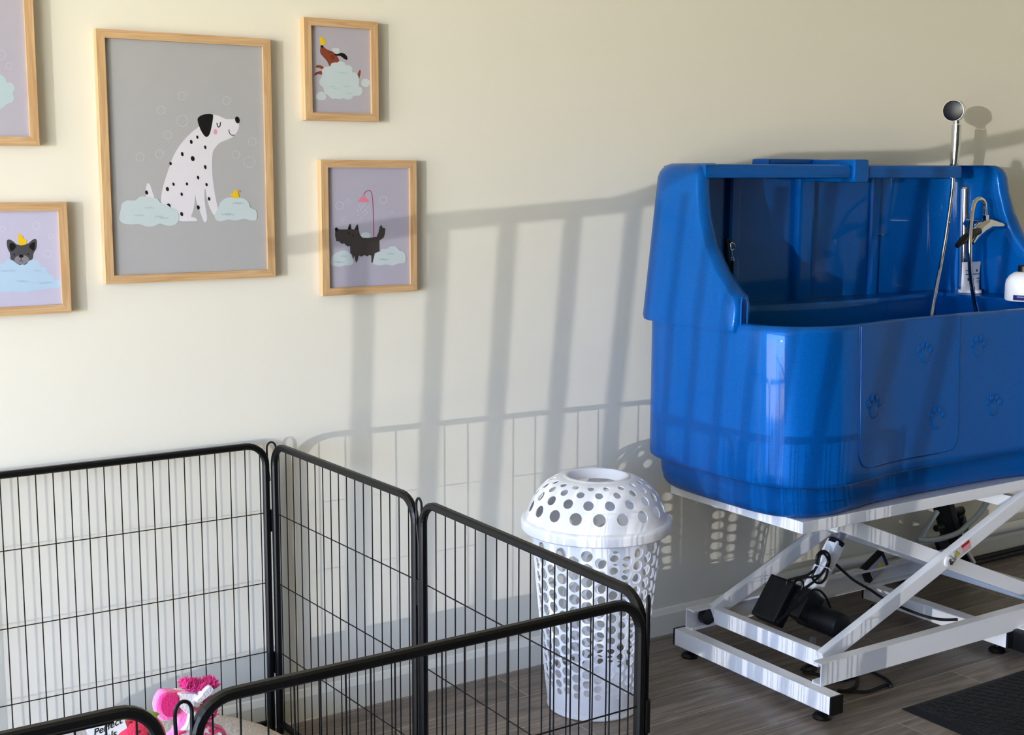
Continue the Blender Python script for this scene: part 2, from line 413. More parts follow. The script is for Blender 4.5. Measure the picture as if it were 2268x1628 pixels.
WHITE, BLK, CLOUD, YEL = (220, 216, 224), (18, 17, 18), (194, 206, 210), (232, 190, 32)
def duck(A, x, y, s, flip=1):
    A.poly([(x-18*s*flip, y), (x-30*s*flip, y-22*s), (x-12*s*flip, y-20*s), (x-2*s*flip, y-40*s), (x+12*s*flip, y-48*s), (x+24*s*flip, y-38*s), (x+24*s*flip, y-24*s), (x+32*s*flip, y-8*s), (x+28*s*flip, y+6*s), (x-8*s*flip, y+8*s)], YEL)
    A.poly([(x+22*s*flip, y-36*s), (x+42*s*flip, y-44*s), (x+38*s*flip, y-28*s)], (208, 110, 110), False)
    A.ell(x+11*s*flip, y-37*s, 2.5*s, 3*s, (150, 100, 20))

# big print: sitting dalmatian
A = Art(200, 180, 3.539); RB = (192, 190, 191)
for cx, cy, r in ((718,115,30),(1067,150,30),(556,226,30),(722,310,43),(608,421,30),(390,594,32),(543,570,32),(1270,473,30),(1140,575,30),(1246,633,43)): A.ring(cx, cy, r, 5, RB)
A.poly([(447,800),(436,835),(432,880),(452,915),(500,915),(485,860),(466,810)], WHITE)
A.poly([(850,355),(800,395),(740,455),(690,520),(650,590),(620,670),(590,760),(565,850),(555,940),(575,1010),(640,1060),(700,1095),(780,1097),(830,1095),(836,1082),(815,1068),(790,1060),(808,1010),(818,950),(822,890),(835,950),(860,1020),(888,1095),(906,1102),(915,1070),(905,1000),(896,930),(896,850),(904,850),(915,920),(940,1000),(975,1052),(1000,1010),(985,930),(970,840),(958,740),(955,640),(960,560),(980,520),(1020,480),(1080,455),(1120,432),(1155,390),(1166,340),(1152,300),(1110,297),(1060,295),(1010,272),(960,262),(900,275)], WHITE, True, 3)
A.poly([(840,300),(865,270),(905,258),(957,260),(962,290),(950,360),(935,415),(912,437),(888,420),(860,370)], BLK)
A.ell(1153,303,18,28,BLK,20,-0.25)
A.stroke([(992,325),(997,350),(1008,360),(1018,345),(1020,320)], 8, BLK).stroke([(1087,378),(1090,402),(1105,421),(1130,422)], 6, BLK)
A.ell(981,396,15,22,(222,152,172))
for cx, cy, rx, ry in ((839,438,9,14),(791,475,11,17),(901,517,9,15),(721,571,11,17),(803,606,15,21),(629,645,10,14),(901,673,10,17),(845,755,9,15),(652,807,9,14),(757,805,9,13),(911,810,9,14),(604,845,12,17),(716,885,9,14),(931,922,10,15),(441,872,11,17),(846,989,11,17),(716,1041,11,17),(614,977,15,20)): A.ell(cx,cy,rx,ry,BLK,14,-0.25)
A.poly([(228,1080),(232,1035),(240,1000),(248,960),(290,935),(350,935),(385,908),(430,902),(480,912),(522,918),(552,955),(600,968),(630,990),(675,1010),(695,1060),(685,1105),(650,1130),(600,1132),(545,1115),(500,1135),(440,1138),(380,1118),(320,1122),(255,1112)], CLOUD)
A.poly([(975,1050),(1000,1000),(1020,950),(1060,918),(1110,910),(1190,915),(1238,945),(1255,990),(1295,1008),(1308,1055),(1298,1088),(1255,1090),(1200,1078),(1140,1092),(1080,1084),(1020,1098),(985,1085)], CLOUD)
for x, y in ((430,985),(350,1045),(505,1055),(545,1065),(1110,950),(1140,950),(1030,1035),(1060,1038)): A.waves(x, y, 3)
duck(A, 1130, 905, 1.15)
picture((0.965, 1.4135, 1.257, 1.873), (174, 173, 175), A, 'largest oak framed print, a spotted white dog between foam clouds')

# small print: brown dog in foam
A = Art(650, 20, 6.03)
for cx, cy, r in ((690,530,32),(350,690,40),(480,440,22)): A.ring(cx, cy, r, 4, (188,184,192))
BR = (134, 66, 44)
A.poly([(300,765),(320,750),(370,755),(408,785),(390,812),(350,785),(310,785)], BR).poly([(275,885),(300,845),(350,830),(384,830),(382,874),(330,870),(290,888)], BR)
A.poly([(850,950),(845,905),(865,850),(885,812),(899,830),(890,890),(866,950)], BR)
A.poly([(355,560),(362,515),(395,498),(440,535),(500,560),(560,590),(590,640),(610,690),(585,730),(520,740),(485,765),(450,700),(400,640),(365,600)], BR)
A.ell(522,640,30,34,(116,54,40)).stroke([(470,590),(480,575),(500,575),(512,588)], 6, (60,30,22)).ell(379,500,20,17,BLK)
A.poly([(596,600),(640,584),(690,604),(721,650),(712,680),(672,662),(630,630),(570,622),(545,606)], BLK)
A.poly([(530,570),(510,540),(540,522),(575,522),(608,532),(610,580),(570,600)], CLOUD)
A.poly([(385,870),(378,820),(405,785),(450,768),(490,765),(505,728),(560,712),(580,715),(620,698),(680,715),(697,752),(740,750),(780,780),(785,845),(830,850),(868,905),(875,975),(868,1030),(905,1045),(920,1090),(900,1145),(850,1160),(803,1160),(765,1205),(700,1206),(660,1190),(620,1206),(560,1196),(515,1200),(470,1160),(415,1120),(398,1050),(355,1010),(345,960),(372,915)], CLOUD)
for x, y in ((590,840),(640,850),(470,1025),(520,1050),(670,1025),(700,1120)): A.waves(x, y, 3, (160,184,192), 28, 5)
A.poly([(905,985),(925,940),(970,932),(1012,955),(1018,1000),(990,1035),(960,1040),(920,1025)], CLOUD).poly([(300,1165),(320,1125),(365,1102),(410,1120),(435,1165),(425,1205),(370,1217),(315,1205)], CLOUD)
A.poly([(352,430),(345,390),(355,372),(385,376),(402,398),(408,420),(432,425),(425,455),(405,478),(372,482),(358,455)], YEL)
picture((1.509, 1.726, 1.669, 1.9345), (178, 172, 182), A, 'smallest oak framed print, a brown dog lying back in a heap of foam')

# medium print: black terrier under a pink shower
A = Art(690, 330, 4.788); DG = (62, 57, 56)
for cx, cy, r, w in ((297,600,40,7),(760,540,38,7),(850,675,15,4),(345,740,22,4),(390,550,20,4),(860,900,20,4)): A.ring(cx, cy, r, w, (196,192,206))
A.stroke([(553,490),(570,458),(605,440),(633,458),(648,540),(655,680),(661,935)], 9, (158,66,108))
A.poly([(484,560),(550,487),(618,563)], (222,126,150), False)
for x, y in ((510,600),(535,615),(560,600),(600,615),(490,655),(520,640),(550,670),(575,645),(590,675),(500,700),(530,725),(565,700)): A.stroke([(x+5,y-9),(x-5,y+9)], 6, (205,203,215))
A.ell(575,915,52,32,CLOUD)
A.poly([(252,835),(270,845),(300,853),(382,853),(400,800),(415,790),(423,850),(455,853),(475,808),(492,797),(499,850),(512,910),(540,940),(600,945),(690,930),(708,890),(722,825),(738,803),(755,835),(780,840),(782,860),(776,905),(765,940),(720,972),(721,1085),(670,1105),(662,1150),(650,1203),(634,1203),(634,1132),(612,1125),(590,1140),(562,1125),(532,1142),(500,1130),(490,1180),(474,1206),(462,1180),(455,1130),(440,1170),(430,1120),(410,1105),(408,1030),(382,1034),(345,1002),(318,1006),(292,980),(262,976),(250,920)], DG, False)
A.ell(264,853,17,22,BLK).poly([(385,848),(405,805),(418,850)], BLK, False).poly([(462,853),(488,815),(493,857)], BLK, False).ell(397,895,7,12,BLK).ell(442,918,7,10,BLK)
A.poly([(200,1220),(212,1150),(245,1112),(290,1088),(350,1075),(398,1098),(432,1150),(446,1200),(415,1232),(360,1234),(300,1248),(240,1240)], CLOUD)
A.poly([(655,1215),(662,1150),(682,1105),(730,1088),(748,1060),(800,1058),(840,1032),(900,1038),(930,1075),(982,1095),(1002,1160),(985,1208),(920,1215),(860,1236),(790,1225),(720,1234)], CLOUD)
for x, y in ((305,1130),(235,1190),(270,1195),(800,1105),(710,1160),(740,1168)): A.waves(x, y, 3, (140,165,190), 25, 4)
picture((1.5505, 1.8425, 1.1995, 1.5655), (176, 171, 188), A, 'oak framed print of a black terrier under a pink shower, beneath the brown dog print')

# lower left print: french bulldog
A = Art(0, 280, 3.7)
for cx, cy, r in ((297,813,30),(418,902,20),(392,1045,30),(25,838,20)): A.ring(cx, cy, r, 4, (206,204,222))
A.poly([(-160,1360),(-120,1200),(-40,1145),(0,1128),(40,1118),(60,1092),(95,1100),(120,1115),(150,1122),(180,1128),(212,1128),(240,1100),(282,1090),(320,1108),(332,1150),(372,1155),(392,1205),(430,1222),(448,1258),(492,1258),(502,1300),(470,1322),(400,1328),(330,1340),(260,1348),(180,1362),(100,1352),(30,1362),(-60,1355)], (178,202,226))
A.poly([(55,945),(72,926),(108,942),(140,968),(178,964),(205,968),(235,955),(268,928),(292,922),(303,945),(298,1000),(276,1040),(268,1085),(235,1115),(180,1140),(125,1115),(88,1090),(82,1040),(62,1000)], (74,72,76))
A.poly([(80,962),(105,955),(132,985),(98,1022),(78,1000)], BLK).poly([(286,950),(262,955),(238,985),(272,1018),(286,990)], BLK)
A.ell(178,1092,60,38,(132,128,134)).ell(174,1063,20,13,BLK).ell(117,1050,6,8,BLK).ell(232,1048,6,8,BLK)
A.stroke([(174,1072),(173,1098)], 4, BLK).stroke([(160,1110),(173,1098),(187,1110)], 4, BLK)
A.poly([(62,1130),(80,1092),(120,1108),(150,1140),(185,1130),(212,1140),(240,1100),(285,1095),(300,1150),(180,1190)], (178,202,226))
for x, y in ((10,1180),(70,1178),(140,1262),(180,1265),(280,1178),(320,1280),(370,1275)): A.waves(x, y, 3, (150,176,206), 18, 3)
A.poly([(148,900),(155,880),(178,890),(190,920),(216,930),(210,965),(155,970)], YEL)
picture((0.520, 0.878, 1.192, 1.460), (192, 188, 212), A, 'oak framed print of a grey bulldog with a yellow duck on its head')

# upper left print: foam cloud
A = Art(0, 0, 4.79)
A.poly([(-160,1140),(-180,900),(-90,820),(-30,800),(20,800),(58,838),(64,874),(120,880),(155,930),(132,990),(147,1035),(128,1085),(72,1102),(40,1132),(-20,1172),(-90,1155)], (180,199,206))
A.ring(8,582,52,9,(192,188,196)).ring(95,700,32,8,(192,188,196))
picture((0.400, 0.821, 1.593, 2.170), (180, 175, 190), A, 'oak framed print showing a foam cloud edge, hanging highest at the far left')

# ------------------------------------------------------------------ dog playpen
ZT, FW = 0.82, 0.017
pen = thing('dog_playpen', (1.0, -0.8, 0), 'black metal folding playpen of tall wire panels by the wall', 'playpen')
def pen_panel(a, b, top_rod=False):
    a, b = Vector((a[0], a[1], 0)), Vector((b[0], b[1], 0)); ex = (b - a); L = ex.length; ex.normalize(); nrm = Vector((ex.y, -ex.x, 0))
    g = 0.017; r = 0.055; x0, x1 = g, L - g; zt = ZT - FW/2; zb = 0.03
    pts = [(x0, 0.0)]; pts.append((x0, zt - r))
    for k in range(1, 9): t = PI/2*k/8; pts.append((x0 + r - r*math.cos(t), zt - r + r*math.sin(t)))
    pts.append((x1 - r, zt))
    for k in range(1, 9): t = PI/2*k/8; pts.append((x1 - r + r*math.sin(t), zt - r + r*math.cos(t)))
    pts.append((x1, 0.0))
    T = lambda p: a + ex*p[0] + Vector((0, 0, p[1]))
    fr = MB().rect_sweep([T(p) for p in pts], nrm, FW, FW); fr.bar(T((x0, zb)), T((x1, zb)), FW*0.8, FW*0.8)
    fo = fr.build('panel_frame', M['black'], pen)
    wr = MB(); sp = 0.0415; n = int((x1 - x0 - 0.02) / sp); s0 = (x0 + x1)/2 - sp*n/2
    for i in range(n + 1):
        u = s0 + sp*i
        if u - x0 < 0.012 or x1 - u < 0.012: continue
        dt = 0.0
        if u - x0 < r: dt = r - math.sqrt(max(0, r*r - (r - (u - x0))**2))
        if x1 - u < r: dt = r - math.sqrt(max(0, r*r - (r - (x1 - u))**2))
        wr.tube([T((u, zb)), T((u, zt - dt))], 0.0015, 6)
    for z in (0.623, 0.428, 0.233):
        wr.tube([T((x0, z)) - nrm*0.0025, T((x1, z)) - nrm*0.0025], 0.0015, 6)
    if top_rod: wr.tube([T((x0 + 0.06, zt - 0.0115)), T((x1 - 0.06, zt - 0.0115))], 0.0018, 8)
    wr.build('wire_grid', M['black'], fo)
def pen_hinge(p, d):
    p = Vector((p[0], p[1], 0)); d = Vector((d[0], d[1], 0)).normalized(); mb = MB(); z1 = ZT - 0.020; w = 0.011
    loop = [p - d*w*0.55 + Vector((0, 0, ZT-0.11)), p - d*w + Vector((0, 0, ZT-0.06)), p - d*w*1.1 + Vector((0, 0, z1-0.012))]
    for k in range(0, 9): t = PI*k/8; loop.append(p + d*(-w*1.1*math.cos(t)) + Vector((0, 0, z1 + 0.016*math.sin(t))))
    loop += [p + d*w + Vector((0, 0, ZT-0.06)), p + d*w*0.3 + Vector((0, 0, ZT-0.11)), p + d*w*0.3 + Vector((0, 0, 0.03))]
    mb.tube(loop, 0.0028, 8)
    for z in (0.20, 0.60): mb.lathe([(0.007, -0.03), (0.007, 0.03)], p + Vector((0, 0, z)), n=10)
    mb.build('hinge_pin', M['black'], pen)
PA, P0, P1, P2, P3, P4, PB = (0.57, -0.04), (1.385, -0.036), (1.416, -0.79), (1.411, -1.606), (0.581, -1.62), (-0.23, -1.616), (-0.24, -0.80)
PC = (-0.235, -0.02)
pen_panel(PA, P0); pen_panel(P0, P1); pen_panel(P1, P2); pen_panel(P2, P3); pen_panel((0.568, -1.600), (-0.23, -1.606), True)
pen_hinge(P0, (1, -0.2)); pen_hinge(P1, (0, 1)); pen_hinge(P2, (1, 1)); pen_hinge(P3, (1, 0))

# ------------------------------------------------------------------ plush bed and toys in the pen
bed = thing('dog_bed', (0.85, -0.75, 0), 'beige plush dog bed in the corner of the playpen', 'dog bed')
def bed_part(name, cx, cy, ax, ay, h, pw):
    mb = MB(); rings = []
    n, m = 48, 14
    for i in range(m + 1):
        t = PI * i / m
        zz = h/2 - h/2*math.cos(t); rr = max(0.001, math.sin(t)) ** 0.55
        ring = []
        for k in range(n):
            a = 2*PI*k/n; c, s_ = math.cos(a), math.sin(a)
            q = (abs(c)**pw + abs(s_)**pw) ** (-1/pw)
            wob = 1 + 0.012*math.sin(5*a) + 0.01*math.sin(9*a + i)
            ring.append(Vector((cx + ax*rr*q*c*wob, cy + ay*rr*q*s_*wob, 0.004 + zz)))
        rings.append(ring)
    mb.loft(rings, cap0=True, cap1=True); return mb.build(name, M['bed'], bed)
bed_part('cushion', 0.84, -0.68, 0.415, 0.565, 0.245, 2.8)

def puff(mb, pts, org, ex, ez, th, mat, per=4, smooth=True, lift=0.0):    # stuffed flat shape with rounded rim
    q = [Vector(p) for p in pts]
    if smooth: q = crom(q, per)
    c = sum(q, Vector((0, 0))) / len(q); ny = ex.cross(ez)
    rings = []
    for f, d in ((0.91, -0.5), (0.98, -0.36), (1.0, 0.0), (0.97, 0.36), (0.86, 0.5)):
        rings.append([org + ex*(c.x + (p.x-c.x)*f) + ez*(c.y + (p.y-c.y)*f) + ny*(-d*th - 0.35*th + lift) for p in q])
    mb.loft(rings, mat, cap0=True, cap1=True)
# pink striped zebra toy, half hidden behind the front panel
TY = -0.86
def tz(x, y, sc=6.873, ox=330, oy=1490):
    p = at_y(ox + x/sc, oy + y/sc, TY); return (p.x, p.z)
EX, EZ, ORG = Vector((1, 0, 0)), Vector((0, 0, 1)), Vector((0, TY, 0))
toy = thing('zebra_plush_toy', (0.88, TY, 0.24), 'pink and white striped zebra plush toy on the beige bed', 'plush toy')
PK, MG, WH = plush(244, 120, 186), plush(214, 0, 108), plush(240, 236, 240)
mb = MB(); puff(mb, [tz(*p) for p in [(450,600),(420,760),(360,900),(240,1060),(300,1500),(500,1560),(900,1560),(1180,1400),(1210,1050),(1150,860),(1050,800),(950,770),(880,720),(820,660),(760,560),(600,500)]], ORG, EX, EZ, 0.022, PK)
body = mb.build('body', None, toy)
mb = MB(); puff(mb, [tz(*p) for p in [(600,560),(540,760),(460,860),(420,960),(440,1400),(700,1450),(1000,1400),(1130,1200),(1140,980),(1060,860),(900,790),(840,700),(700,560)]], ORG, EX, EZ, 0.036, WH, lift=0.004); mb.build('belly_patch', None, body)
for st in ([(720,770),(800,740),(880,765),(830,810),(700,840)], [(420,880),(520,850),(540,870),(470,900),(410,920)], [(870,850),(930,790),(960,800),(900,880)], [(860,960),(960,850),(1060,840),(1070,862),(980,880),(880,980)], [(780,960),(820,890),(840,900),(800,980)], [(1020,960),(1100,920),(1110,950),(1040,985)], [(450,1000),(560,960),(560,985),(460,1040)], [(900,1080),(1010,1000),(1030,1030),(930,1120)]):
    mb = MB(); puff(mb, [tz(*p) for p in st], ORG, EX, EZ, 0.040, plush(206, 30, 96), lift=0.008); mb.build('stripe', None, body)
mb = MB(); puff(mb, [tz(*p) for p in [(200,280),(130,340),(85,440),(80,560),(120,660),(200,730),(300,735),(360,700),(440,640),(560,650),(640,560),(720,420),(760,340),(700,285),(560,290),(440,285),(320,270)]], ORG, EX, EZ, 0.020, PK); head = mb.build('head', None, toy)
mb = MB(); puff(mb, [tz(*p) for p in [(215,300),(160,370),(140,480),(160,580),(230,650),(310,660),(370,630),(400,540),(420,430),(415,310),(320,290)]], ORG, EX, EZ, 0.042, MG, lift=0.006); mb.build('muzzle', None, head)
mb = MB(); puff(mb, [tz(*p) for p in [(420,300),(540,290),(690,290),(740,340),(680,420),(650,540),(590,620),(500,560),(420,480),(425,390)]], ORG, EX, EZ, 0.038, WH, lift=0.004); mb.build('face', None, head)
mb = MB(); puff(mb, [tz(*p) for p in [(650,380),(720,320),(790,210),(860,155),(910,160),(920,215),(860,290),(760,370),(690,410)]], ORG, EX, EZ, 0.050, WH, lift=0.016); mb.build('ear', None, head)
mb = MB(); fur = plush(226, 40, 140)
def tuft(x, y, r, k):
    for i in range(k):
        a = random.uniform(0, 2*PI); q = r*math.sqrt(random.random()); px, pz = tz(x + q*math.cos(a), y + q*math.sin(a)*0.8)
        o = Vector((px, TY + random.uniform(-0.012, 0.018), pz)); dv = Vector((random.uniform(-0.7, 0.7), random.uniform(-0.5, 0.4), random.uniform(0.1, 1.0))).normalized()
        mb.tube([o, o + dv*0.007, o + dv*0.013 + Vector((random.uniform(-1, 1), 0, random.uniform(-1, 1)))*0.002], [0.0016, 0.0012, 0.0003], 4, fur)
for x, y, r in ((580,215,60),(640,210,70),(720,220,70),(790,215,60),(930,170,55),(960,200,45)): tuft(x, y, r, 170)
for x, y, r in ((930,520,70),(900,600,75),(880,680,60),(960,480,45),(920,650,55)): tuft(x, y, r, 170)
mb.build('mane', None, toy)

# strawberry plush with its tag
SY = -1.05
sc_ = at_y(291, 1644, SY); sb = thing('strawberry_plush_toy', (sc_.x, SY, 0.24), 'red strawberry plush toy with a green top, beside the striped zebra toy', 'plush toy')
RED = plush(226, 44, 82); sx = 0.062
mb = MB(); mb.ball(sc_, sx, 0.05, 0.056, 28, RED); body = mb.build('body', None, sb)
mb = MB(); DKR = plush(120, 10, 40)
def on_ball(u, v, k=1.0): return sc_ + Vector((sx*u, -0.05*math.sqrt(max(0.02, 1-u*u-v*v))*k, 0.056*v))
for u, v in ((-0.75,0.1),(-0.62,0.5),(-0.4,0.72),(-0.12,0.86),(0.2,0.86),(0.02,0.6),(-0.85,-0.1),(0.45,0.75),(0.7,0.5),(0.82,0.2),(-0.5,0.25),(0.5,0.5),(0.6,0.0)): mb.ball(on_ball(u, v), 0.0028, 0.002, 0.0034, 8, DKR)
mb.build('seeds', None, body)
for u in (-0.22, 0.32):
    mb = MB(); mb.ball(on_ball(u, 0.42), 0.005, 0.003, 0.006, 12, ink(60, 8, 20)); mb.ball(on_ball(u, 0.47, 1.06), 0.0015, 0.001, 0.0015, 8, ink(240, 240, 240)); mb.build('eye', None, body)
for u in (-0.42, 0.5): MB().ball(on_ball(u, 0.12), 0.006, 0.002, 0.004, 12, plush(250, 130, 150)).build('cheek', None, body)
mb = MB(); mb.tube([on_ball(-0.04 + 0.2*k/6, 0.08 - 0.09*math.sin(PI*k/6), 1.01) for k in range(7)], 0.0012, 6, DKR); mb.build('smile', None, body)
mb = MB(); GRN = plush(150, 180, 70)
for k in range(7):
    a = PI*(0.08 + 0.84*k/6); d = Vector((math.cos(a)*0.050, -0.018*math.sin(a), -0.010)); o = sc_ + Vector((0, 0, 0.054))
    mb.ball(o + d*0.55, 0.026, 0.010, 0.006, 10, GRN, (d.normalized()), Vector((0, 1, 0)), Vector((0, 0, 1)))
mb.build('leaf', None, sb)
tgx0, tgz = at_y(192, 1625, SY - 0.02), at_y(258, 1596, SY - 0.02)
TU = Vector((0.060, 0, 0.016)).normalized(); TV = Vector((-0.016, 0, 0.060)).normalized(); TO = at_y(192, 1622, SY - 0.03) - TV*0.049
TW = 0.066
mb = MB(); mb.frame_box(TO + TU*TW/2 + TV*0.028, TU, TU.cross(TV), TV, TW, 0.001, 0.058, M['paper']); tagp = mb.build('tag', None, sb)
def lettering(name, body_, size, org, u, v, parent, mat, shear=0.0, align='LEFT', depth=0.0002):
    cu = bpy.data.curves.new(name, 'FONT'); cu.body = body_; cu.size = size; cu.shear = shear; cu.align_x = align; cu.extrude = depth; cu.offset = size*0.012
    tmp = bpy.data.objects.new(name + '_tmp', cu); COL.objects.link(tmp); bpy.context.view_layer.update()
    me = bpy.data.meshes.new_from_object(tmp.evaluated_get(bpy.context.evaluated_depsgraph_get())); bpy.data.objects.remove(tmp)
    n = u.cross(v); root = parent
    while root.parent is not None: root = root.parent
    off = Vector(root.location)
    for p in me.vertices: p.co = org + u*p.co.x + v*p.co.y + n*p.co.z - off
    me.materials.clear(); me.materials.append(mat); o = bpy.data.objects.new(name, me); COL.objects.link(o); o.parent = parent; return o
TN = TU.cross(TV)
lettering('lettering', 'Perfect', 0.0180, TO + TU*0.0085 + TV*0.036 + TN*0.0008, TU, TV, tagp, M['ink'], 0.35)
lettering('lettering', 'Pals', 0.0180, TO + TU*0.017 + TV*0.018 + TN*0.0008, TU, TV, tagp, M['ink'], 0.35)

# ------------------------------------------------------------------ laundry basket
BC = Vector((2.237, -0.355, 0.0))
bk = thing('laundry_basket', BC, 'white plastic laundry basket with round holes and domed lid by the blue bath', 'basket')
TH = 0.0026
def nrm_of(fn, u, v):
    e = 1e-3; n = (fn(u+e, v) - fn(u-e, v)).cross(fn(u, v+e) - fn(u, v-e)); n.normalize(); return n
class Shell:                         # thin moulded wall with true normals, outer and inner skin, hole edges
    def __init__(s): s.v, s.f, s.n = [], [], []
    def face(s, idx, normals): s.f.append(tuple(idx)); s.n += normals
    def cell(s, fn, u0, u1, v0, v1, ru, rv, n=20):
        uc, vc = (u0+u1)/2, (v0+v1)/2; o = len(s.v); N = []
        for k in range(n):
            a = 2*PI*k/n + PI/4; c, q_ = math.cos(a), math.sin(a)
            q = 1/max(abs(c), abs(q_))
            for (uu, vv) in ((uc + ru*c, vc + rv*q_), (uc + (u1-u0)/2*c*q, vc + (v1-v0)/2*q_*q)):
                p, nn = fn(uu, vv), nrm_of(fn, uu, vv); s.v += [p, p - nn*TH]; N += [nn, -nn]
        for k in range(n):
            j = (k+1) % n; a, b = o+4*k, o+4*j
            s.face((a, a+2, b+2, b), [N[4*k], N[4*k+2], N[4*j+2], N[4*j]])
            s.face((a+1, b+1, b+3, a+3), [N[4*k+1], N[4*j+1], N[4*j+3], N[4*k+3]])
            c_ = fn(uc, vc); w1 = (c_ - s.v[a]).normalized(); w2 = (c_ - s.v[b]).normalized()
            s.face((a, b, b+1, a+1), [w1, w2, w2, w1])
    def plain(s, fn, u0, u1, v0, v1, nu=4, nv=2):
        o = len(s.v); N = []
        for j in range(nv+1):
            for i in range(nu+1):
                u, v = u0+(u1-u0)*i/nu, v0+(v1-v0)*j/nv; p, nn = fn(u, v), nrm_of(fn, u, v); s.v += [p, p - nn*TH]; N += [nn, -nn]
        for j in range(nv):
            for i in range(nu):
                q = [2*(j*(nu+1)+i), 2*(j*(nu+1)+i+1), 2*((j+1)*(nu+1)+i+1), 2*((j+1)*(nu+1)+i)]
                s.face([o+k for k in q], [N[k] for k in q]); s.face([o+k+1 for k in reversed(q)], [N[k+1] for k in reversed(q)])
    def lathe(s, prof, n=72):
        o = len(s.v); N = []; m = len(prof)
        for i, (r, z) in enumerate(prof):
            a, b = prof[max(i-1, 0)], prof[min(i+1, m-1)]; dr, dz = b[0]-a[0], b[1]-a[1]; L = math.hypot(dr, dz) or 1
            for k in range(n):
                t = 2*PI*k/n; s.v.append(BC + Vector((r*math.cos(t), r*math.sin(t), z))); N.append(Vector((-dz/L*math.cos(t), -dz/L*math.sin(t), dr/L)))
        for i in range(m-1):
            for k in range(n):
                q = [i*n+k, i*n+(k+1) % n, (i+1)*n+(k+1) % n, (i+1)*n+k]; q = q[::-1]
                s.face([o+k_ for k_ in q], [N[k_] for k_ in q])
    def build(s, name, mat, parent):
        me = bpy.data.meshes.new(name); off = Vector(parent.location)
        me.from_pydata([tuple(v - off) for v in s.v], [], s.f); me.materials.append(mat)
        me.polygons.foreach_set('use_smooth', [True]*len(s.f)); me.update()
        me.normals_split_custom_set([tuple(q) for q in s.n])
        o = bpy.data.objects.new(name, me); COL.objects.link(o); o.parent = parent; return o
ZB0, ZB1, RB0, RB1 = 0.012, 0.540, 0.133, 0.187
def rad(z): return RB0 + (RB1-RB0)*(z/ZB1)**0.9
def bfn(u, v): r = rad(v); return BC + Vector((r*math.cos(u), r*math.sin(u), v))
mb = Shell(); NC = 30; du = 2*PI/NC
for c in range(NC):
    u0, u1 = c*du + 0.06, (c+1)*du + 0.06
    n = 13; zlo, zhi = 0.075, 0.515; zs = [zlo + (zhi-zlo)*((k/n)**1.12) for k in range(n+1)]
    if c % 2:
        zs2 = [zlo - 0.012] + [(zs[k]+zs[k+1])/2 for k in range(n)]
        zs2 = [zs[0] - 0.01] + [(zs[k]+zs[k+1])/2 for k in range(n)]
    else: zs2 = zs
    for k in range(len(zs2)-1):
        v0, v1 = zs2[k], zs2[k+1]; r = rad((v0+v1)/2); h = v1 - v0
        hr = min(0.43*h, 0.45*du*r)
        mb.cell(bfn, u0, u1, v0, v1, hr/r, hr)
    mb.plain(bfn, u0, u1, ZB0, zs2[0], 2, 3); mb.plain(bfn, u0, u1, zs2[-1], ZB1, 2, 3)
mb.lathe([(RB0+0.001, 0.03), (RB0+0.004, 0.006), (RB0+0.002, 0.0), (0.0005, 0.0)]); mb.lathe([(0.0005, 0.012), (RB0-0.002, 0.012)])
mb.build('basket_body', M['wplastic'], bk)
mb = Shell()
RL = 0.203; ZL = 0.562; HL = 0.118
def lfn(u, v):      # v 0..1 from rim to crown opening
    r = RL + (0.097-RL)*v; z = ZL + HL*(math.sin(v*PI/2*0.93)/math.sin(PI/2*0.93)); r += 0.014*math.sin(v*PI)
    return BC + Vector((r*math.cos(u), r*math.sin(u), z))
NL = 18; dl = 2*PI/NL
rows = [(0.10, 0.345), (0.345, 0.56), (0.56, 0.735), (0.735, 0.885)]
for j, (v0, v1) in enumerate(rows):
    for c in range(NL):
        u0 = (c + 0.5*(j % 2))*dl + 0.1; p = lfn(u0 + dl/2, (v0+v1)/2); r = math.hypot(p.x-BC.x, p.y-BC.y)
        seg = (lfn(u0, v1) - lfn(u0, v0)).length; hr = min(0.40*seg, 0.34*dl*r)
        mb.cell(lfn, u0, u0+dl, v0, v1, hr/r, hr/seg*(v1-v0))
for c in range(36): mb.plain(lfn, c*2*PI/36, (c+1)*2*PI/36, 0.0, 0.10, 1, 1); mb.plain(lfn, c*2*PI/36, (c+1)*2*PI/36, 0.885, 1.0, 1, 2)
lo = [(RL-0.003, ZL+0.002), (RL, ZL), (RL+0.010, ZL-0.002), (RL+0.0125, ZL-0.010), (RL+0.0115, ZL-0.030), (RL+0.008, ZL-0.034), (RL-0.004, ZL-0.034)]
mb.lathe(lo)
tp = ZL + HL
mb.lathe([(0.068, tp-0.022), (0.074, tp-0.012), (0.082, tp+0.002), (0.091, tp+0.004), (0.098, tp-0.001)])
mb.build('lid', M['wplastic'], bk)

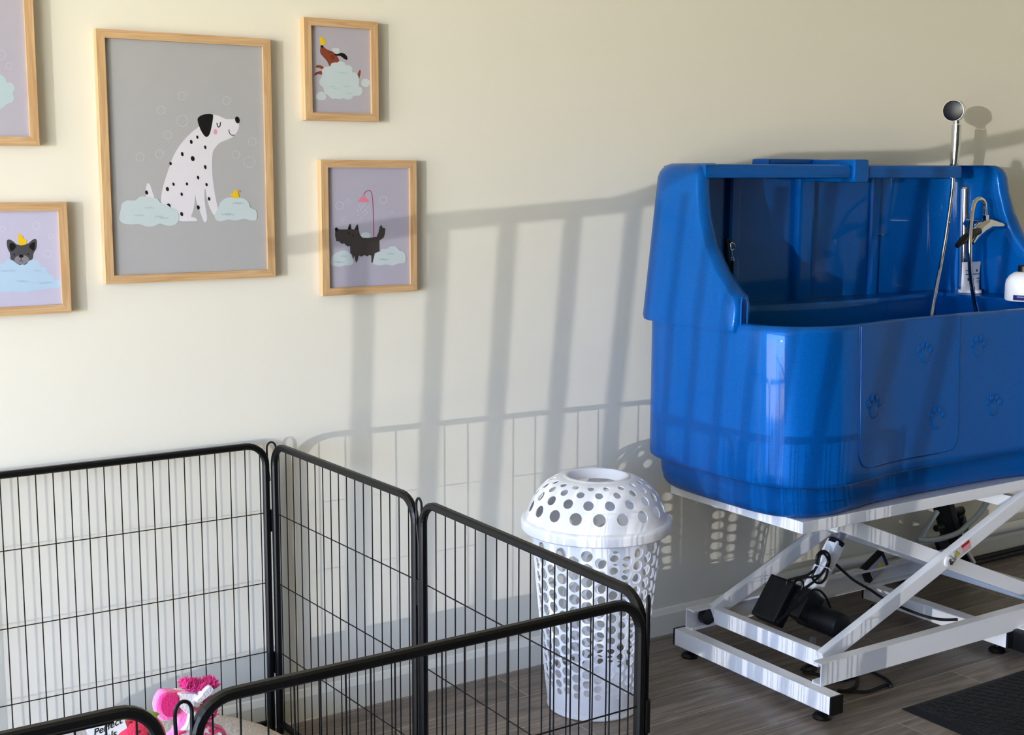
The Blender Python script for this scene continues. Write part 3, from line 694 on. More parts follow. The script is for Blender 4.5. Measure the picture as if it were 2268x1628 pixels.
# ------------------------------------------------------------------ blue electric dog bath
XC = 3.35
bath = thing('dog_bath', (XC, -0.45, 0), 'large blue grooming bath with hood on a white scissor lift', 'bath')
half = [(3.35, -0.722), (3.20, -0.722), (3.05, -0.730), (2.93, -0.750), (2.82, -0.762), (2.73, -0.745), (2.66, -0.705), (2.615, -0.640), (2.595, -0.55), (2.590, -0.42), (2.590, -0.29), (2.600, -0.18), (2.632, -0.105), (2.695, -0.066), (2.85, -0.052), (3.10, -0.050), (3.35, -0.050)]
ctrl = half + [(2*XC - x, y) for x, y in reversed(half[1:-1])]
OUT = [Vector((p.x, p.y)) for p in crom([Vector((x, y)) for x, y in ctrl], 6)]
def outline(z, inset=0.0):
    t = (z - 0.66)/0.455; t = max(t, 0.0); n = len(OUT); out = []
    for i in range(n):
        p = OUT[i]; tg = (OUT[(i+1) % n] - OUT[i-1]).normalized(); nr = Vector((-tg.y, tg.x))
        if nr.dot(Vector((XC, -0.4)) - p) < 0: nr = -nr
        # in the concave middle the inward direction is still +y
        q = p + nr*inset
        out.append(Vector((XC + (q.x-XC), q.y + (0.018*t if q.y < -0.5 else 0.0), z)))
    return out
def front_y(x, z):
    best = None; o = outline(z)
    for i in range(len(o)):
        a, b = o[i], o[(i+1) % len(o)]
        if (a.x - x)*(b.x - x) <= 0 and abs(a.x-b.x) > 1e-9:
            y = a.y + (b.y-a.y)*(x-a.x)/(b.x-a.x)
            if best is None or y < best: best = y
    return best if best is not None else -0.70
ZR = 1.112
lev = [(0.556, 0.10), (0.556, 0.080), (0.559, 0.068), (0.567, 0.056), (0.582, 0.046), (0.61, 0.039), (0.648, 0.034), (0.653, 0.028), (0.657, 0.008), (0.662, 0.002), (0.670, 0.0), (0.70, 0.0), (0.80, 0.0), (0.90, 0.0), (1.00, 0.0), (1.07, 0.0), (1.095, 0.001), (1.106, 0.005), (ZR, 0.013), (ZR, 0.028), (1.106, 0.036), (1.09, 0.040), (1.0, 0.045), (0.85, 0.055), (0.74, 0.075), (0.70, 0.11), (0.69, 0.16)]
rings = []
for i, (z, ins) in enumerate(lev):
    r = outline(z, ins)
    if i >= 19: r = [Vector((p.x, min(p.y, -0.185 - 0.03*math.cos((p.x-XC)*5.0) - (ins-0.028)*0.5), p.z)) for p in r]; r = [Vector((min(p.x, XC + 0.55 - (ins-0.028)*0.5), p.y, p.z)) for p in r]
    rings.append(r)
mb = MB(); mb.loft(rings, M['tub'], cap0=True, cap1=True)
tub = mb.build('tub', None, bath, auto=50)
# moulded door in the front
dx0, dx1, dz0, dz1, rc = 2.868, 3.335, 0.700, ZR-0.004, 0.045
def surf(x, z, lift): return Vector((x, front_y(x, min(z, 1.09)) - lift, z))
mb = MB(); NX, NZ = 28, 26; vs = []; fs = []
path = []
for j in range(NZ+1):
    z = dz0 + (dz1-dz0)*(j/NZ)**1.4
    cut = 0 if z > dz0+rc else rc - math.sqrt(max(0, rc*rc - (dz0+rc-z)**2))
    for i in range(NX+1): vs.append(surf(dx0+cut + (dx1-dx0-2*cut)*i/NX, z, 0.0035))
fs = [(j*(NX+1)+i, j*(NX+1)+i+1, (j+1)*(NX+1)+i+1, (j+1)*(NX+1)+i) for j in range(NZ) for i in range(NX)]
mb.add(vs, fs, M['tub'], True)
edge = [vs[j*(NX+1)] for j in range(NZ, -1, -1)] + [vs[i] for i in range(1, NX)] + [vs[j*(NX+1)+NX] for j in range(NZ+1)]
mb.tube([p + Vector((0, 0.0022, 0)) for p in edge], 0.0032, 8, M['tub'])
mb.tube([p + Vector((0, 0.0035, 0)) + (Vector((-0.004, 0, 0)) if p.x < (dx0+dx1)/2 - 0.15 else Vector((0.004, 0, 0)) if p.x > (dx0+dx1)/2 + 0.15 else Vector((0, 0, -0.003))) for p in edge], 0.0028, 6, M['tub_seam'])
mb.build('door', None, tub, recalc=False)
# embossed paw prints
def on_front(px, py):
    y = -0.74
    for _ in range(12):
        p = at_y(px, py, y); f = front_y(p.x, min(max(p.z, 0.67), 1.09))
        y = f
    return at_y(px, py, y)
for px, py, s in ((1738, 758, 1.25), (1933, 905, 1.15), (2046, 785, 1.1), (2072, 930, 1.2), (2166, 772, 1.15), (2200, 902, 1.15)):
    c = on_front(px, py); e1 = Vector((0.02, front_y(c.x+0.02, c.z) - front_y(c.x, c.z), 0)).normalized(); e3 = Vector((0, 0, 1)); e2 = e1.cross(e3)
    lift = 0.0036 if dx0 < c.x < dx1 else 0.0002
    mb = MB(); c = c + e2*lift
    for ux, uz, rx, rz in ((0, -0.008, 0.021, 0.018), (-0.024, 0.014, 0.0075, 0.010), (-0.008, 0.025, 0.0075, 0.010), (0.011, 0.025, 0.0075, 0.010), (0.026, 0.012, 0.0075, 0.010)):
        mb.ball(c + e1*ux*s + e3*uz*s, rx*s, 0.0026, rz*s, 16, M['tub'], e1, e2, e3)
    mb.build('paw_print', None, tub)

# hood: back and two end walls with a sweeping front edge
def F(z):
    tab = [(1.085, -0.520), (1.15, -0.522), (1.185, -0.508), (1.205, -0.480), (1.25, -0.425), (1.32, -0.365), (1.40, -0.325), (1.47, -0.305), (1.52, -0.297), (1.56, -0.293)]
    for (a, fa), (b, fb) in zip(tab[:-1], tab[1:]):
        if z <= b: return fa + (fb-fa)*(z-a)/(b-a)
    return tab[-1][1]
ZH = 1.562
def hood_section(z, rnd):
    t = (z-1.085)/(ZH-1.085)
    hx = (XC-2.580) - 0.055*t - rnd; fy = F(z) + rnd*0.5; by = -0.030 - rnd*0.4
    def side(xh, back, tip, r, k=6):
        pts = []
        for i in range(6): pts.append((-xh, tip + (back - r - tip)*i/5))
        for i in range(1, k+1): a = PI/2*i/k; pts.append((-xh + r - r*math.cos(a), back - r + r*math.sin(a)))
        for i in range(1, 5): pts.append((-xh + r + (xh - r)*i/4*0.999, back))
        return pts
    th = 0.066 - 0.012*t; tb = 0.05
    o = side(hx, by, fy, 0.14); inn = side(hx - th, by - tb, fy, 0.10)
    full_o = o + [(-x, y) for x, y in reversed(o)]; full_i = inn + [(-x, y) for x, y in reversed(inn)]
    rt = th/2
    tipL = [(-hx + rt - rt*math.cos(a), fy - 0.012*math.sin(a)) for a in (PI*0.8, PI*0.5, PI*0.2)]
    tipR = [(hx - rt + rt*math.cos(a), fy - 0.012*math.sin(a)) for a in (PI*0.2, PI*0.5, PI*0.8)]
    ring = full_o + tipR + list(reversed(full_i)) + tipL
    return [Vector((XC + x, y, z)) for x, y in ring]
zs = [1.085, 1.095, 1.12, 1.15, 1.17, 1.185, 1.195, 1.205, 1.225, 1.25, 1.285, 1.32, 1.36, 1.40, 1.44, 1.47, 1.50, 1.52, 1.535, 1.547, 1.556, ZH]
rn = {1.535: 0.004, 1.547: 0.011, 1.556: 0.021, ZH: 0.036, 1.085: 0.004, 1.095: 0.0}
mb = MB(); mb.loft([hood_section(z, rn.get(z, 0.0)) for z in zs], M['tub'], cap0=True, cap1=True)
hood = mb.build('hood', None, bath, auto=50)
xl = 2.69; xr = 3.81
mb = MB(); mb.box((2.655, -0.312, 1.518), (xr, -0.262, 1.560), M['tub'], 0.012); mb.box((xl+0.02, -0.27, 1.535), (3.66, -0.05, 1.556), M['tub'], 0.006)
mb.build('top_rail', None, hood)
bxa, bxb = at_y(1897, 380, -0.33).x, at_y(1927, 380, -0.33).x
mb = MB(); mb.box((bxa, -0.325, 1.505), (bxb, -0.10, 1.578), M['tub'], 0.008); mb.box((bxa-0.20, -0.14, 1.55), (bxb-0.01, -0.06, 1.580), M['tub'], 0.012); mb.build('rail_clamp', None, hood)
for xa, xb, ya in ((3.255, 3.325, -0.105), (2.95, 3.0, -0.098), (3.62, 3.66, -0.094)): MB().box((xa, ya, 1.10), (xb, -0.070, 1.53), M['tub'], 0.012).build('back_rib', None, hood)
# slot in the foot of the near end wall
sxa = 2.580 + 0.026
mb = MB(); mb.box((sxa, -0.5375, 1.10), (sxa+0.016, -0.520, 1.18), M['tub_seam'], 0.006); mb.build('slot', None, hood)
mb = MB(); mb.tube([(sxa+0.020, -0.537, 1.10), (sxa+0.020, -0.537, 1.17), (sxa+0.014, -0.533, 1.186)], 0.0028, 8, M['tub']); mb.tube([(sxa-0.004, -0.537, 1.10), (sxa-0.004, -0.537, 1.17), (sxa+0.003, -0.533, 1.186)], 0.0028, 8, M['tub']); mb.build('slot_lip', None, hood)
# small ring bolt in the back of the hood
mb = MB(); q = at_y(1944, 520, -0.09); mb.tube([q + Vector((0.014*math.cos(a), -0.012 - 0.010*math.sin(a), 0)) for a in [2*PI*k/14 for k in range(14)]], 0.0022, 6, closed=True); mb.build('ring_bolt', M['chrome'], hood)

# lift platform, scissor arms, rails
mb = MB(); mb.box((2.705, -0.705, 0.521), (3.995, -0.125, 0.556), None, 0.003); mb.build('platform', M['white'], bath)
def arm(y, p, q, name='scissor_arm'):
    m_ = MB(); m_.bar((p[0], y, p[1]), (q[0], y, q[1]), 0.026, 0.046, bev=0.004); return m_.build(name, M['white'], bath)
PV = (3.346, 0.339)
A0, A1, B0, B1 = (2.815, 0.124), (3.80, 0.520), (2.89, 0.520), (3.875, 0.128)
armA = arm(-0.688, A0, A1); arm(-0.655, B0, B1); arm(-0.205, A0, A1); arm(-0.238, B0, B1)
mb = MB(); mb.lathe([(0.017, 0), (0.017, 0.005), (0.013, 0.007)], (PV[0], -0.701, PV[1]), (0, -1, 0), 24, M['white']); mb.lathe([(0.010, 0), (0.010, 0.010), (0.006, 0.013)], (PV[0], -0.707, PV[1]), (0, -1, 0), 6, M['chrome']); mb.tube([(PV[0], -0.70, PV[1]), (PV[0], -0.19, PV[1])], 0.009, 12, M['steel']); mb.build('pivot_bolt', None, bath)
# warning label on the near arm
au = Vector((A1[0]-A0[0], 0, A1[1]-A0[1])).normalized(); av = Vector((-au.z, 0, au.x)); lc = Vector((PV[0], -0.7015, PV[1])) + au*0.071
mb = MB(); mb.frame_box(lc, au, Vector((0, 1, 0)), av, 0.082, 0.0012, 0.032, ink(190, 188, 186))
lab = mb.build('warning_label', None, armA)
mb = MB(); t0 = lc - au*0.026 + Vector((0, -0.0012, 0))
tri = [t0 + au*0.015*math.cos(a) + av*0.013*math.sin(a) for a in (PI/2, PI/2+2*PI/3, PI/2+4*PI/3)]; mb.add(tri, [(0, 1, 2)], ink(24, 22, 20))
tri = [t0 + Vector((0, -0.0003, 0)) + au*0.0115*math.cos(a) + av*0.0100*math.sin(a) for a in (PI/2, PI/2+2*PI/3, PI/2+4*PI/3)]; mb.add(tri, [(0, 1, 2)], ink(206, 186, 40))
mb.add([t0 + Vector((0, -0.0005, 0)) + au*a + av*b for a, b in ((-0.0012, 0.004), (0.0012, 0.004), (0.0008, -0.002), (-0.0008, -0.002))], [(0, 1, 2, 3)], ink(24, 22, 20))
mb.frame_box(lc + au*0.019 + av*0.010 + Vector((0, -0.001, 0)), au, Vector((0, 1, 0)), av, 0.038, 0.0008, 0.010, ink(170, 36, 44)); mb.frame_box(lc + au*0.019 - av*0.005 + Vector((0, -0.001, 0)), au, Vector((0, 1, 0)), av, 0.038, 0.0008, 0.018, ink(206, 150, 156))
mb.build('symbols', None, lab, recalc=False)
def cross_tube(x, z, y0, y1, w=0.03, h=0.045, name='cross_tube'):
    m_ = MB(); m_.box((x-w/2, y0, z-h/2), (x+w/2, y1, z+h/2), None, 0.003); return m_.build(name, M['white'], bath)
cross_tube(2.836, 0.118, -0.675, -0.218, 0.034, 0.05); cross_tube(3.862, 0.134, -0.642, -0.251, 0.034, 0.06); cross_tube(3.70, 0.475, -0.675, -0.218, 0.03, 0.04); cross_tube(2.925, 0.500, -0.642, -0.251, 0.03, 0.04)
def rail(yw, s):      # C channel, web at yw, flanges towards s
    x0, x1, z0, z1, fl, t = 2.735, 4.04, 0.0835, 0.150, 0.034, 0.004; m_ = MB()
    pr = [(0, z0), (0, z1), (fl, z1), (fl, z1-0.007), (fl-t, z1-0.007), (fl-t, z1-t), (t, z1-t), (t, z0+t), (fl-t, z0+t), (fl-t, z0+0.010), (fl, z0+0.010), (fl, z0)]
    n = len(pr); vs = [(x, yw + s*u, z) for x in (x0, x1) for u, z in pr]
    m_.add(vs, [(k, (k+1) % n, n+(k+1) % n, n+k) for k in range(n)] + [tuple(range(n)), tuple(range(2*n-1, n-1, -1))]); return m_.build('base_rail', M['white'], bath)
rail(-0.768, 1); rail(-0.178, -1)
for y in (-0.20, -0.745):
    pass
mb = MB(); mb.tube([(2.80, -0.192, 0.118), (2.80, -0.215, 0.118)], 0.026, 20); mb.build('roller', M['bplastic'], bath)
def base_beam(x0, x1, y0, y1):
    m_ = MB(); m_.box((x0, y0, 0.030), (x1, y1, 0.083), None, 0.003); b = m_.build('base_beam', M['white'], bath)
    for ya, yb in ((y0-0.006, y0+0.002), (y1-0.002, y1+0.006)):
        m_ = MB(); m_.box((x0-0.001, ya, 0.029), (x1+0.001, yb, 0.084), None, 0.003); m_.build('end_cap', M['bplastic'], b)
    for y in (y0+0.05, y1-0.05):
        m_ = MB(); m_.lathe([(0.026, 0), (0.028, 0.006), (0.022, 0.014), (0.008, 0.018), (0.008, 0.032)], ((x0+x1)/2, y, 0), n=24); m_.build('foot', M['bplastic'], b)
    return b
base_beam(2.700, 2.746, -0.838, -0.165); b2 = base_beam(3.575, 3.621, -0.765, -0.165)
mb = MB(); mb.box((3.600, -0.83, 0.022), (3.72, -0.70, 0.088), M['bplastic'], 0.006); mb.lathe([(0.020, 0), (0.020, 0.002), (0.012, 0.003)], (3.645, -0.775, 0.088), n=24, mat=M['paper']); mb.box((3.625, -0.832, 0.045), (3.70, -0.829, 0.062), M['paper'], 0.0); mb.box((3.68, -0.74, 0.088), (3.72, -0.70, 0.125), M['bplastic'], 0.004); mb.build('control_switch', None, b2)
# electric actuator
AY = -0.46
lo, hi = Vector((2.925, AY, 0.125)), Vector((3.185, AY, 0.485)); ad = (hi-lo).normalized()
mb = MB(); mb.tube([hi, hi - ad*0.16], 0.017, 20, M['steel']); act = mb.build('actuator_rod', None, bath)
mb = MB(); mb.bar(hi - ad*0.13, lo + ad*0.10, 0.042, 0.046, (0, 1, 0), M['white'], 0.008); mb.tube([hi - ad*0.125, hi - ad*0.140], 0.026, 20, M['bplastic']); mb.build('actuator_tube', None, act)
gc = lo + ad*0.085
mb = MB(); mb.bar(gc - ad*0.05, gc + ad*0.05, 0.075, 0.07, (0, 1, 0), M['bplastic'], 0.01); mb.build('gearbox', None, act)
nd = Vector((ad.z, 0, -ad.x)); mc = gc + nd*0.045
mb = MB(); mb.lathe([(0.036, 0), (0.041, 0.01), (0.041, 0.165), (0.039, 0.172), (0.034, 0.175)], mc + Vector((-0.015, 0.03, -0.005)), (0, -1, 0), 32, M['bplastic']); mb.build('motor', None, act)
mb = MB(); mb.bar(gc + Vector((-0.045, 0.075, 0.0)) - ad*0.07, gc + Vector((-0.045, 0.075, 0.0)) + ad*0.075, 0.05, 0.105, (0, 1, 0), M['bplastic'], 0.008); mb.build('control_box', None, act)
mb = MB(); mb.lathe([(0.026, 0), (0.010, 0.03), (0.010, 0.05)], (2.93, -0.545, 0.075), n=4, mat=M['steel']); mb.build('mounting_bracket', None, act)
# looped control cable tied to the actuator
cp = lambda x, y, yy=AY-0.035: at_y(1660 + x/6.783, 1180 + y/6.783, yy)
mb = MB()
for pts in ([(1000,470),(1020,340),(1100,275),(1180,310),(1205,400),(1180,520),(1150,660),(1080,750),(990,740),(945,660),(980,560),(1030,470),(1060,340),(1110,310),(1160,360),(1180,440),(1120,560),(1060,640),(960,740),(840,830),(760,920),(700,960),(720,1030)],
            [(960,570),(860,640),(660,690),(580,720),(560,780)], [(1040,640),(940,665),(820,672),(700,690)], [(660,760),(720,710),(790,720),(800,800),(770,870)],
            [(420,1350),(520,1260),(640,1150),(760,1060),(860,940),(960,860),(1060,870),(1150,970),(1200,1080),(1235,1180)], [(1230,1450),(1320,1490),(1440,1540),(1500,1580)]):
    mb.tube(crom([cp(*p) for p in pts], 4, False), 0.0042, 8, M['bplastic'])
mb.build('control_cable', None, act)
mb = MB(); mb.tube(crom([cp(*p, AY-0.045) for p in ((985,490),(1060,500),(1180,530),(1215,570))], 4, False), 0.002, 6, M['paper']); mb.build('cable_tie', None, act)
cpz = lambda x, y, yy: at_y(1660 + x/3.730, 1100 + y/3.730, yy)
mb = MB(); mb.tube(crom([cpz(700,545,-0.43), cpz(780,620,-0.44), cpz(870,695,-0.45), cpz(1000,770,-0.47), cpz(1120,850,-0.5), cpz(1280,925,-0.60), cpz(1440,985,-0.66), cpz(1580,1015,-0.70), cpz(1720,1015,-0.735)], 5, False), 0.0045, 8, M['bplastic']); mb.build('actuator_cable', None, act)
# junction plate with a caution mark on the far arm
mb = MB(); c = at_y(1935, 1255, -0.19); e1 = Vector((0.86, 0, 0.5)); e3 = Vector((-0.5, 0, 0.86)); mb.frame_box(c, e1, Vector((0, 1, 0)), e3, 0.11, 0.03, 0.06, M['bplastic'], 0.004); mb.frame_box(c - Vector((0, 0.017, 0)) , e1, Vector((0, 1, 0)), e3, 0.075, 0.002, 0.05, ink(160, 165, 172))
tt = c - Vector((0, 0.0195, 0)) + e1*0.012; mb.add([tt + e1*0.02*math.cos(a) + e3*0.018*math.sin(a) for a in (PI/2, PI/2+2*PI/3, PI/2+4*PI/3)], [(0, 1, 2)], ink(206, 186, 40)); mb.build('control_module', None, bath)

# ------------------------------------------------------------------ tap, riser and hand shower
TYY = -0.215
def px(x, y, yy=TYY): return at_y(x, y, yy)
tap_mb = MB(); a, b = px(2138, 418, -0.165), px(2132, 664, -0.165)
tap_mb.tube([a, b], 0.019, 20, M['chrome']); tap_mb.lathe([(0.019, 0), (0.017, 0.006), (0.010, 0.010)], a, (0, 0, 1), 20, M['chrome'])
riser = tap_mb.build('riser_pipe', None, bath)
tq = lambda x, y, d=0.0: px(x, y, -0.33 + d)
mb = MB(); mb.tube([tq(2150, 537), tq(2158, 520), tq(2172, 505), tq(2190, 496), tq(2206, 498), tq(2222, 500)], [0.014, 0.020, 0.023, 0.020, 0.015, 0.012], 20, M['chrome']); mb.tube([tq(2222, 500), tq(2229, 501)], 0.008, 14, M['chrome'])
mb.tube([tq(2196, 497), tq(2196, 497) + Vector((0, 0.06, 0)), tq(2196, 497) + Vector((0.02, 0.12, 0))], 0.014, 18, M['chrome']); mb.tube([tq(2183, 490), tq(2183, 476)], 0.012, 6, M['chrome']); mb.tube([tq(2183, 478), tq(2182, 458)], 0.0065, 12, M['chrome'])
tap_o = mb.build('tap', None, bath)
mb = MB(); mb.tube([tq(2168, 512, -0.02), tq(2150, 518, -0.03), tq(2133, 532, -0.03), tq(2119, 545, -0.03)], [0.012, 0.015, 0.014, 0.008], 14, M['bplastic']); mb.build('lever', None, tap_o)
sh = thing('hand_shower', px(2113, 362), 'chrome hand shower standing up behind the blue rail with its hose', 'hand shower')
hc = px(2111, 245, -0.215); hd = (CAM - hc).normalized() + Vector((-0.85, 0, -0.10)); hd.normalize()
mb = MB(); mb.lathe([(0.020, -0.034), (0.036, -0.030), (0.0385, -0.018), (0.0385, -0.006), (0.037, 0.0)], hc, hd, 32, M['chrome']); head = mb.build('shower_head', None, sh)
mb = MB(); mb.lathe([(0.0350, 0.0), (0.0350, 0.0015), (0.030, 0.003)], hc, hd, 32, M['navy']); mb.build('spray_face', None, head)
mb = MB(); mb.tube([px(2119, 262), px(2119, 274)], [0.012, 0.014], 16, M['chrome']); mb.tube([px(2119, 276), px(2117, 320), px(2113, 366), px(2111, 395)], [0.0165, 0.0165, 0.014, 0.010], 18, M['chrome']); mb.build('handle', None, sh)
mb = MB(); mb.tube(crom([px(2111, 392), px(2109, 420), px(2102, 475), px(2094, 530), px(2083, 590, -0.22), px(2072, 645, -0.26), px(2063, 697, -0.32), px(2058, 740, -0.36)], 6, False), 0.0075, 10, M['chrome']); mb.build('hose', None, sh)
mb = MB(); mb.tube(crom([tq(2182, 464), tq(2180, 448), tq(2170, 440), tq(2158, 450), tq(2151, 485, -0.03), tq(2148, 540, -0.05), tq(2149, 600, -0.05), tq(2156, 655, -0.05), tq(2164, 692, -0.05), tq(2172, 725, -0.06)], 6, False), 0.0075, 10, M['chrome']); mb.build('supply_hose', None, bath)

# toiletries standing on the back ledge
LY = -0.235
def led(x, y, yy=LY): return at_y(x, y, yy)
zb = ZR + 0.0005
tl, tr = led(2130, 600).x, led(2171, 600).x; tcx = (tl+tr)/2; tw = (tr-tl)/2; tzt = led(2150, 580).z
tb = thing('shampoo_tube', (tcx, LY, zb), 'white squeeze tube standing on its cap beside the chrome riser', 'tube')
mb = MB(); rings = []
for k in range(13):
    t = k/12; z = zb + 0.008 + (tzt-zb-0.008)*t; hw = tw*(0.86+0.16*t); hd_ = 0.022*(1-t)+0.0012*t
    rings.append([Vector((tcx + hw*math.cos(2*PI*i/24), LY + hd_*math.sin(2*PI*i/24), z)) for i in range(24)])
mb.loft(rings, M['wplastic'], cap0=True, cap1=True); tube_o = mb.build('tube_body', None, tb)
mb = MB(); mb.lathe([(tw*0.8, 0), (tw*0.82, 0.002), (tw*0.8, 0.010)], (tcx, LY, zb), n=24, mat=M['wplastic']); mb.build('cap', None, tb)
mb = MB(); H = tzt - zb
def tp_(u, t, lift=0.0006):
    hd_ = 0.022*(1-t)+0.0012*t; hw = tw*(0.86+0.16*t); return Vector((tcx + hw*u, LY - hd_*math.sqrt(max(0, 1-u*u)) - lift, zb + 0.008 + (H-0.008)*t))
def band(u0, u1, t0, t1, col, lift=0.0006, n=8):
    vs = [tp_(u0+(u1-u0)*i/n, t, lift) for t in (t0, t1) for i in range(n+1)]; mb.add(vs, [(i, i+1, n+2+i, n+1+i) for i in range(n)], ink(*col))
band(-0.75, 0.9, 0.555, 0.590, (60, 120, 128)); band(0.3, 0.9, 0.325, 0.345, (60, 70, 90)); band(0.3, 0.9, 0.275, 0.292, (60, 70, 90))
for u, t, du_, dt in ((-0.5, 0.70, 0.22, 0.012), (-0.48, 0.66, 0.03, 0.06), (-0.3, 0.67, 0.06, 0.03), (0.45, 0.69, 0.10, 0.035), (0.5, 0.74, 0.05, 0.012), (0.55, 0.42, 0.22, 0.014)): band(u-du_, u+du_, t-dt, t+dt, (54, 52, 60), 0.0008)
for u, t, du_, dt, col in ((-0.55, 0.40, 0.10, 0.05, (60, 44, 40)), (-0.25, 0.37, 0.12, 0.05, (120, 70, 60)), (-0.1, 0.40, 0.05, 0.03, (40, 30, 30)), (-0.3, 0.27, 0.2, 0.02, (90, 50, 56)), (-0.4, 0.16, 0.14, 0.03, (70, 60, 58)), (-0.1, 0.10, 0.10, 0.06, (110, 90, 84)), (-0.3, 0.04, 0.12, 0.02, (60, 50, 50))): band(u-du_, u+du_, t-dt, t+dt, col, 0.0008)
mb.build('printed_label', None, tube_o, recalc=False)
BY = -0.52; bl, bcx = led(2235, 640, BY).x, led(2266, 640, BY).x; br = (bcx - bl)*0.78; bzt = led(2262, 602, BY).z
bo = thing('shampoo_bottle', (bcx, BY, zb), 'white round bottle with black cap and navy label, right end of the bath', 'bottle')
hB = bzt - zb
mb = MB(); mb.lathe([(br*0.94, 0), (br, 0.006), (br, hB*0.55), (br*0.96, hB*0.70), (br*0.80, hB*0.86), (br*0.55, hB*0.97), (br*0.38, hB)], (bcx, BY, zb), n=36, mat=M['wplastic']); bb_ = mb.build('bottle_body', None, bo)
mb = MB(); mb.lathe([(br*0.36, 0), (br*0.36, 0.018), (br*0.30, 0.022)], (bcx, BY, bzt), n=24, mat=M['bplastic']); mb.build('cap', None, bo)
mb = MB()
def cyl_patch(a0, a1, z0, z1, col, lift, n=12):
    vs = [Vector((bcx + (br+lift)*math.cos(a0+(a1-a0)*i/n), BY + (br+lift)*math.sin(a0+(a1-a0)*i/n), zb+z)) for z in (z0, z1) for i in range(n+1)]; mb.add(vs, [(i, i+1, n+2+i, n+1+i) for i in range(n)], ink(*col))
cyl_patch(PI*1.03, PI*1.42, 0.004, hB*0.22, (24, 30, 96), 0.0006); cyl_patch(PI*1.30, PI*1.40, hB*0.26, hB*0.36, (40, 44, 100), 0.0006); cyl_patch(PI*1.10, PI*1.22, hB*0.15, hB*0.175, (170, 170, 210), 0.0009)
mb.build('printed_label', None, bb_, recalc=False)
# restraint leash hanging at the near end of the hood
lp = lambda x, y, yy=-0.14: at_y(1560 + x/7.4, 520 + y/7.4, yy)
ls = thing('grooming_leash', lp(380, 100), 'black grooming leash with a metal clip hanging inside the near end of the bath', 'leash')
mb = MB(); mb.tube([lp(360, 90), lp(365, 300), lp(380, 520), lp(420, 700), lp(430, 900)], 0.007, 8); mb.tube([lp(350, 90), lp(385, 85), lp(410, 120)], 0.006, 8); mb.build('strap', M['bplastic'], ls)
mb = MB(); mb.tube(crom([lp(430, 130, -0.15), lp(480, 145, -0.15), lp(500, 190, -0.15), lp(470, 240, -0.15), lp(435, 250, -0.15), lp(425, 190, -0.15), lp(430, 135, -0.15)], 4, False), 0.0022, 8); mb.tube([lp(445, 250, -0.15), lp(455, 370, -0.15)], 0.003, 8); mb.tube(crom([lp(435, 430, -0.15), lp(435, 380, -0.15), lp(455, 365, -0.15), lp(475, 385, -0.15), lp(478, 430, -0.15)], 4, False), 0.002, 8); mb.build('clip', M['chrome'], ls)
mb = MB(); mb.tube([lp(455, 425, -0.15), lp(452, 700, -0.15), lp(450, 880, -0.15)], 0.006, 8); mb.build('lower_strap', M['bplastic'], ls)

# ------------------------------------------------------------------ things under and behind the bath
cr_ = lambda x, y, z=0.006: at_z(1480 + x/4.536, 1300 + y/4.536, z)
mb = MB(); mb.tube(crom([cr_(1340, 830), cr_(1400, 790), cr_(1480, 800), cr_(1440, 850), cr_(1360, 850), cr_(1500, 880), cr_(1620, 920), cr_(1720, 940), cr_(1830, 915), cr_(1890, 880), cr_(1880, 850), cr_(1900, 920), cr_(1880, 1000), cr_(1780, 1045), cr_(1700, 1050)], 5, False), 0.005, 8)
mb.tube(crom([cr_(1700, 1040), cr_(1850, 1050), cr_(2000, 1052), cr_(2120, 1010), cr_(2200, 985), cr_(2235, 1000), cr_(2240, 975), cr_(2180, 920), cr_(2060, 860), cr_(1950, 820), cr_(1860, 790)], 5, False), 0.005, 8)
tag(mb.build('power_cord', M['rubber']), 'black power cord looped on the floor under the white bath base', 'cord')
# floor stand with a dark blue canister behind the lift
gp = lambda x, y, yy=-0.10: at_y(2010 + x/8.57, 1090 + y/8.57, yy)
base = at_z(2163, 1247, 0.0)
st = thing('dryer_stand', gp(1250, 1300), 'black stand with a navy canister and white foot behind the scissor lift', 'stand')
mb = MB(); top = gp(600, 150); bot = gp(1180, 1290); mb.bar(gp(640, 100), gp(830, 820), 0.03, 0.085, (0, 1, 0), M['bplastic'], 0.006); mb.bar(gp(800, 780), gp(1120, 1290), 0.03, 0.045, (0, 1, 0), M['bplastic'], 0.006); mb.build('post', None, st)
mb = MB(); mb.tube([gp(830, 360, -0.09), gp(920, 370, -0.09), gp(1030, 350, -0.09)], [0.022, 0.015, 0.017], 14, M['bplastic']); mb.build('knob', None, st); mb = MB(); mb.tube([gp(660, 670, -0.115), gp(540, 690, -0.115)], 0.013, 14, M['bplastic']); mb.build('knob', None, st)
mb = MB(); mb.tube([gp(900, 430, -0.075), gp(930, 480, -0.075), gp(985, 700, -0.075)], [0.022, 0.034, 0.036], 20, M['navy']); mb.build('canister', None, st)
mb = MB(); mb.bar(gp(1110, 1100, -0.125), gp(1250, 1340, -0.125), 0.012, 0.020, (0, 1, 0), M['wplastic'], 0.003); mb.build('foot', None, st)
mb = MB(); mb.frame_box(gp(650, 980, -0.12), Vector((0.86, 0, 0.5)), Vector((0, 1, 0)), Vector((-0.5, 0, 0.86)), 0.05, 0.02, 0.06, M['navy'], 0.004); mb.build('bracket', None, st)
mb = MB(); mb.tube(crom([gp(560, 380, -0.14), gp(440, 560, -0.15), gp(330, 740, -0.16), gp(262, 880, -0.17), gp(200, 905, -0.18), gp(330, 912, -0.18), gp(560, 895, -0.18), gp(780, 840, -0.18), gp(980, 760, -0.17), gp(1120, 640, -0.16), gp(1300, 470, -0.15), gp(1440, 290, -0.14), gp(1530, 110, -0.13), gp(1560, -60, -0.13)], 6, False), 0.0105, 12)
tag(mb.build('drain_hose', M['hose']), 'grey flexible drain hose looping under the blue bath', 'hose')
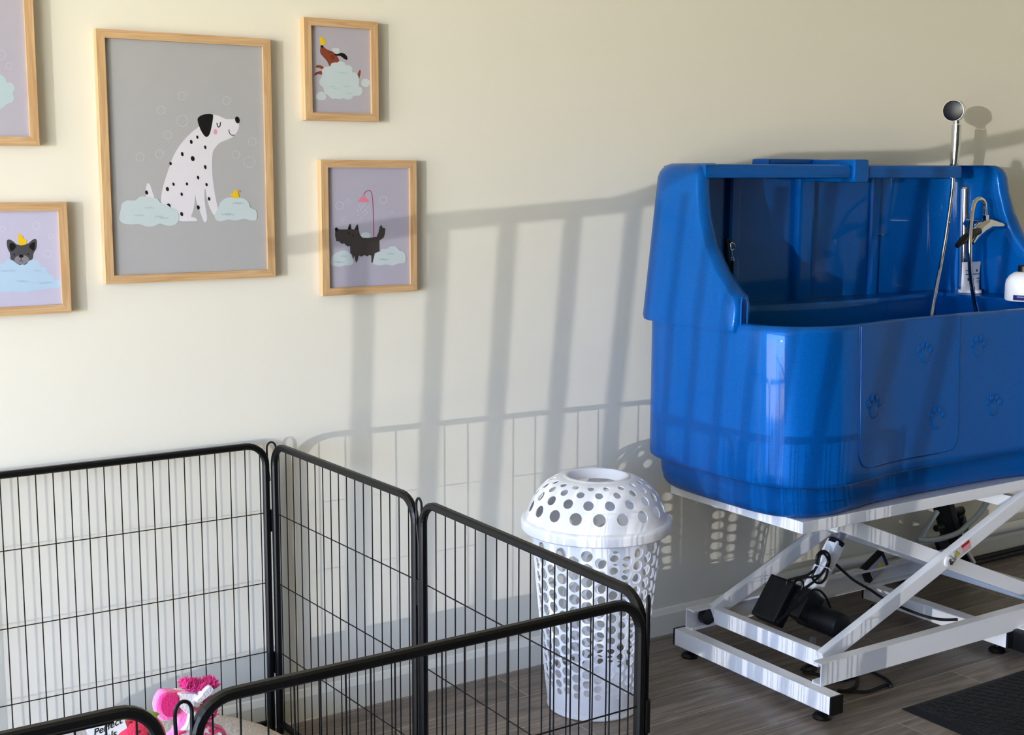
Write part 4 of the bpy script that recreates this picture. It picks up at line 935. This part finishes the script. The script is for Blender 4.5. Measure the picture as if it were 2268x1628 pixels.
cz = at_y(2268, 1160, -0.02)
mb = MB(); mb.tube([(3.25, -0.022, 0.112), (5.35, -0.022, 0.112)], 0.020, 16); tag(mb.build('conduit_pipe', M['trim']), 'cream pipe running along the baseboard behind the bath', 'pipe')
mb = MB(); mb.tube([(3.92, -0.030, 0.013), (5.35, -0.030, 0.013)], 0.012, 10); mb.tube([(3.92, -0.055, 0.009), (5.35, -0.055, 0.009)], 0.0085, 10); tag(mb.build('floor_cable', M['rubber']), 'black cable run lying along the foot of the baseboard', 'cable')

# ------------------------------------------------------------------ rubber mat
mx0, my0 = 2.962, -0.868
mat_ = thing('rubber_mat', (3.6, -1.4, 0), 'black rubber anti fatigue mat with a bubble pattern on the floor', 'mat')
mb = MB(); X_, Y_ = 4.35, -2.05; h = 0.013; bv = 0.022
lo_ = [(mx0, my0, 0.001), (X_, my0, 0.001), (X_, Y_, 0.001), (mx0, Y_, 0.001)]; up_ = [(mx0+bv, my0-bv, h), (X_-bv, my0-bv, h), (X_-bv, Y_+bv, h), (mx0+bv, Y_+bv, h)]
mb.add(lo_ + up_, [(3, 2, 1, 0), (4, 5, 6, 7), (0, 1, 5, 4), (1, 2, 6, 5), (2, 3, 7, 6), (3, 0, 4, 7)]); mbase = mb.build('mat_base', M['rubber'], mat_)
mb = MB(); sp_ = 0.034; j = 0; y = my0 - bv - 0.022
while y > -1.35:
    x = mx0 + bv + 0.022 + (sp_/2 if j % 2 else 0)
    while x < 3.85:
        mb.lathe([(0.0155, -0.001), (0.0155, 0.0012), (0.0145, 0.0022), (0.0125, 0.0022), (0.011, 0.0008), (0.006, 0.0022), (0.0015, 0.0028)], (x, y, h), n=12); x += sp_
    y -= sp_*0.87; j += 1
mb.build('bubble_pattern', M['rubber'], mat_)

# ------------------------------------------------------------------ view
SC.view_settings.view_transform = 'Standard'; SC.view_settings.look = 'None'; SC.view_settings.gamma = 1.0
SC.view_settings.use_curve_mapping = False; SC.view_settings.exposure = 0.07
SC.cycles.use_denoising = True
SC.cycles.max_bounces = 12; SC.cycles.diffuse_bounces = 6; SC.cycles.transparent_max_bounces = 16
SC.cycles.caustics_reflective = False; SC.cycles.caustics_refractive = False
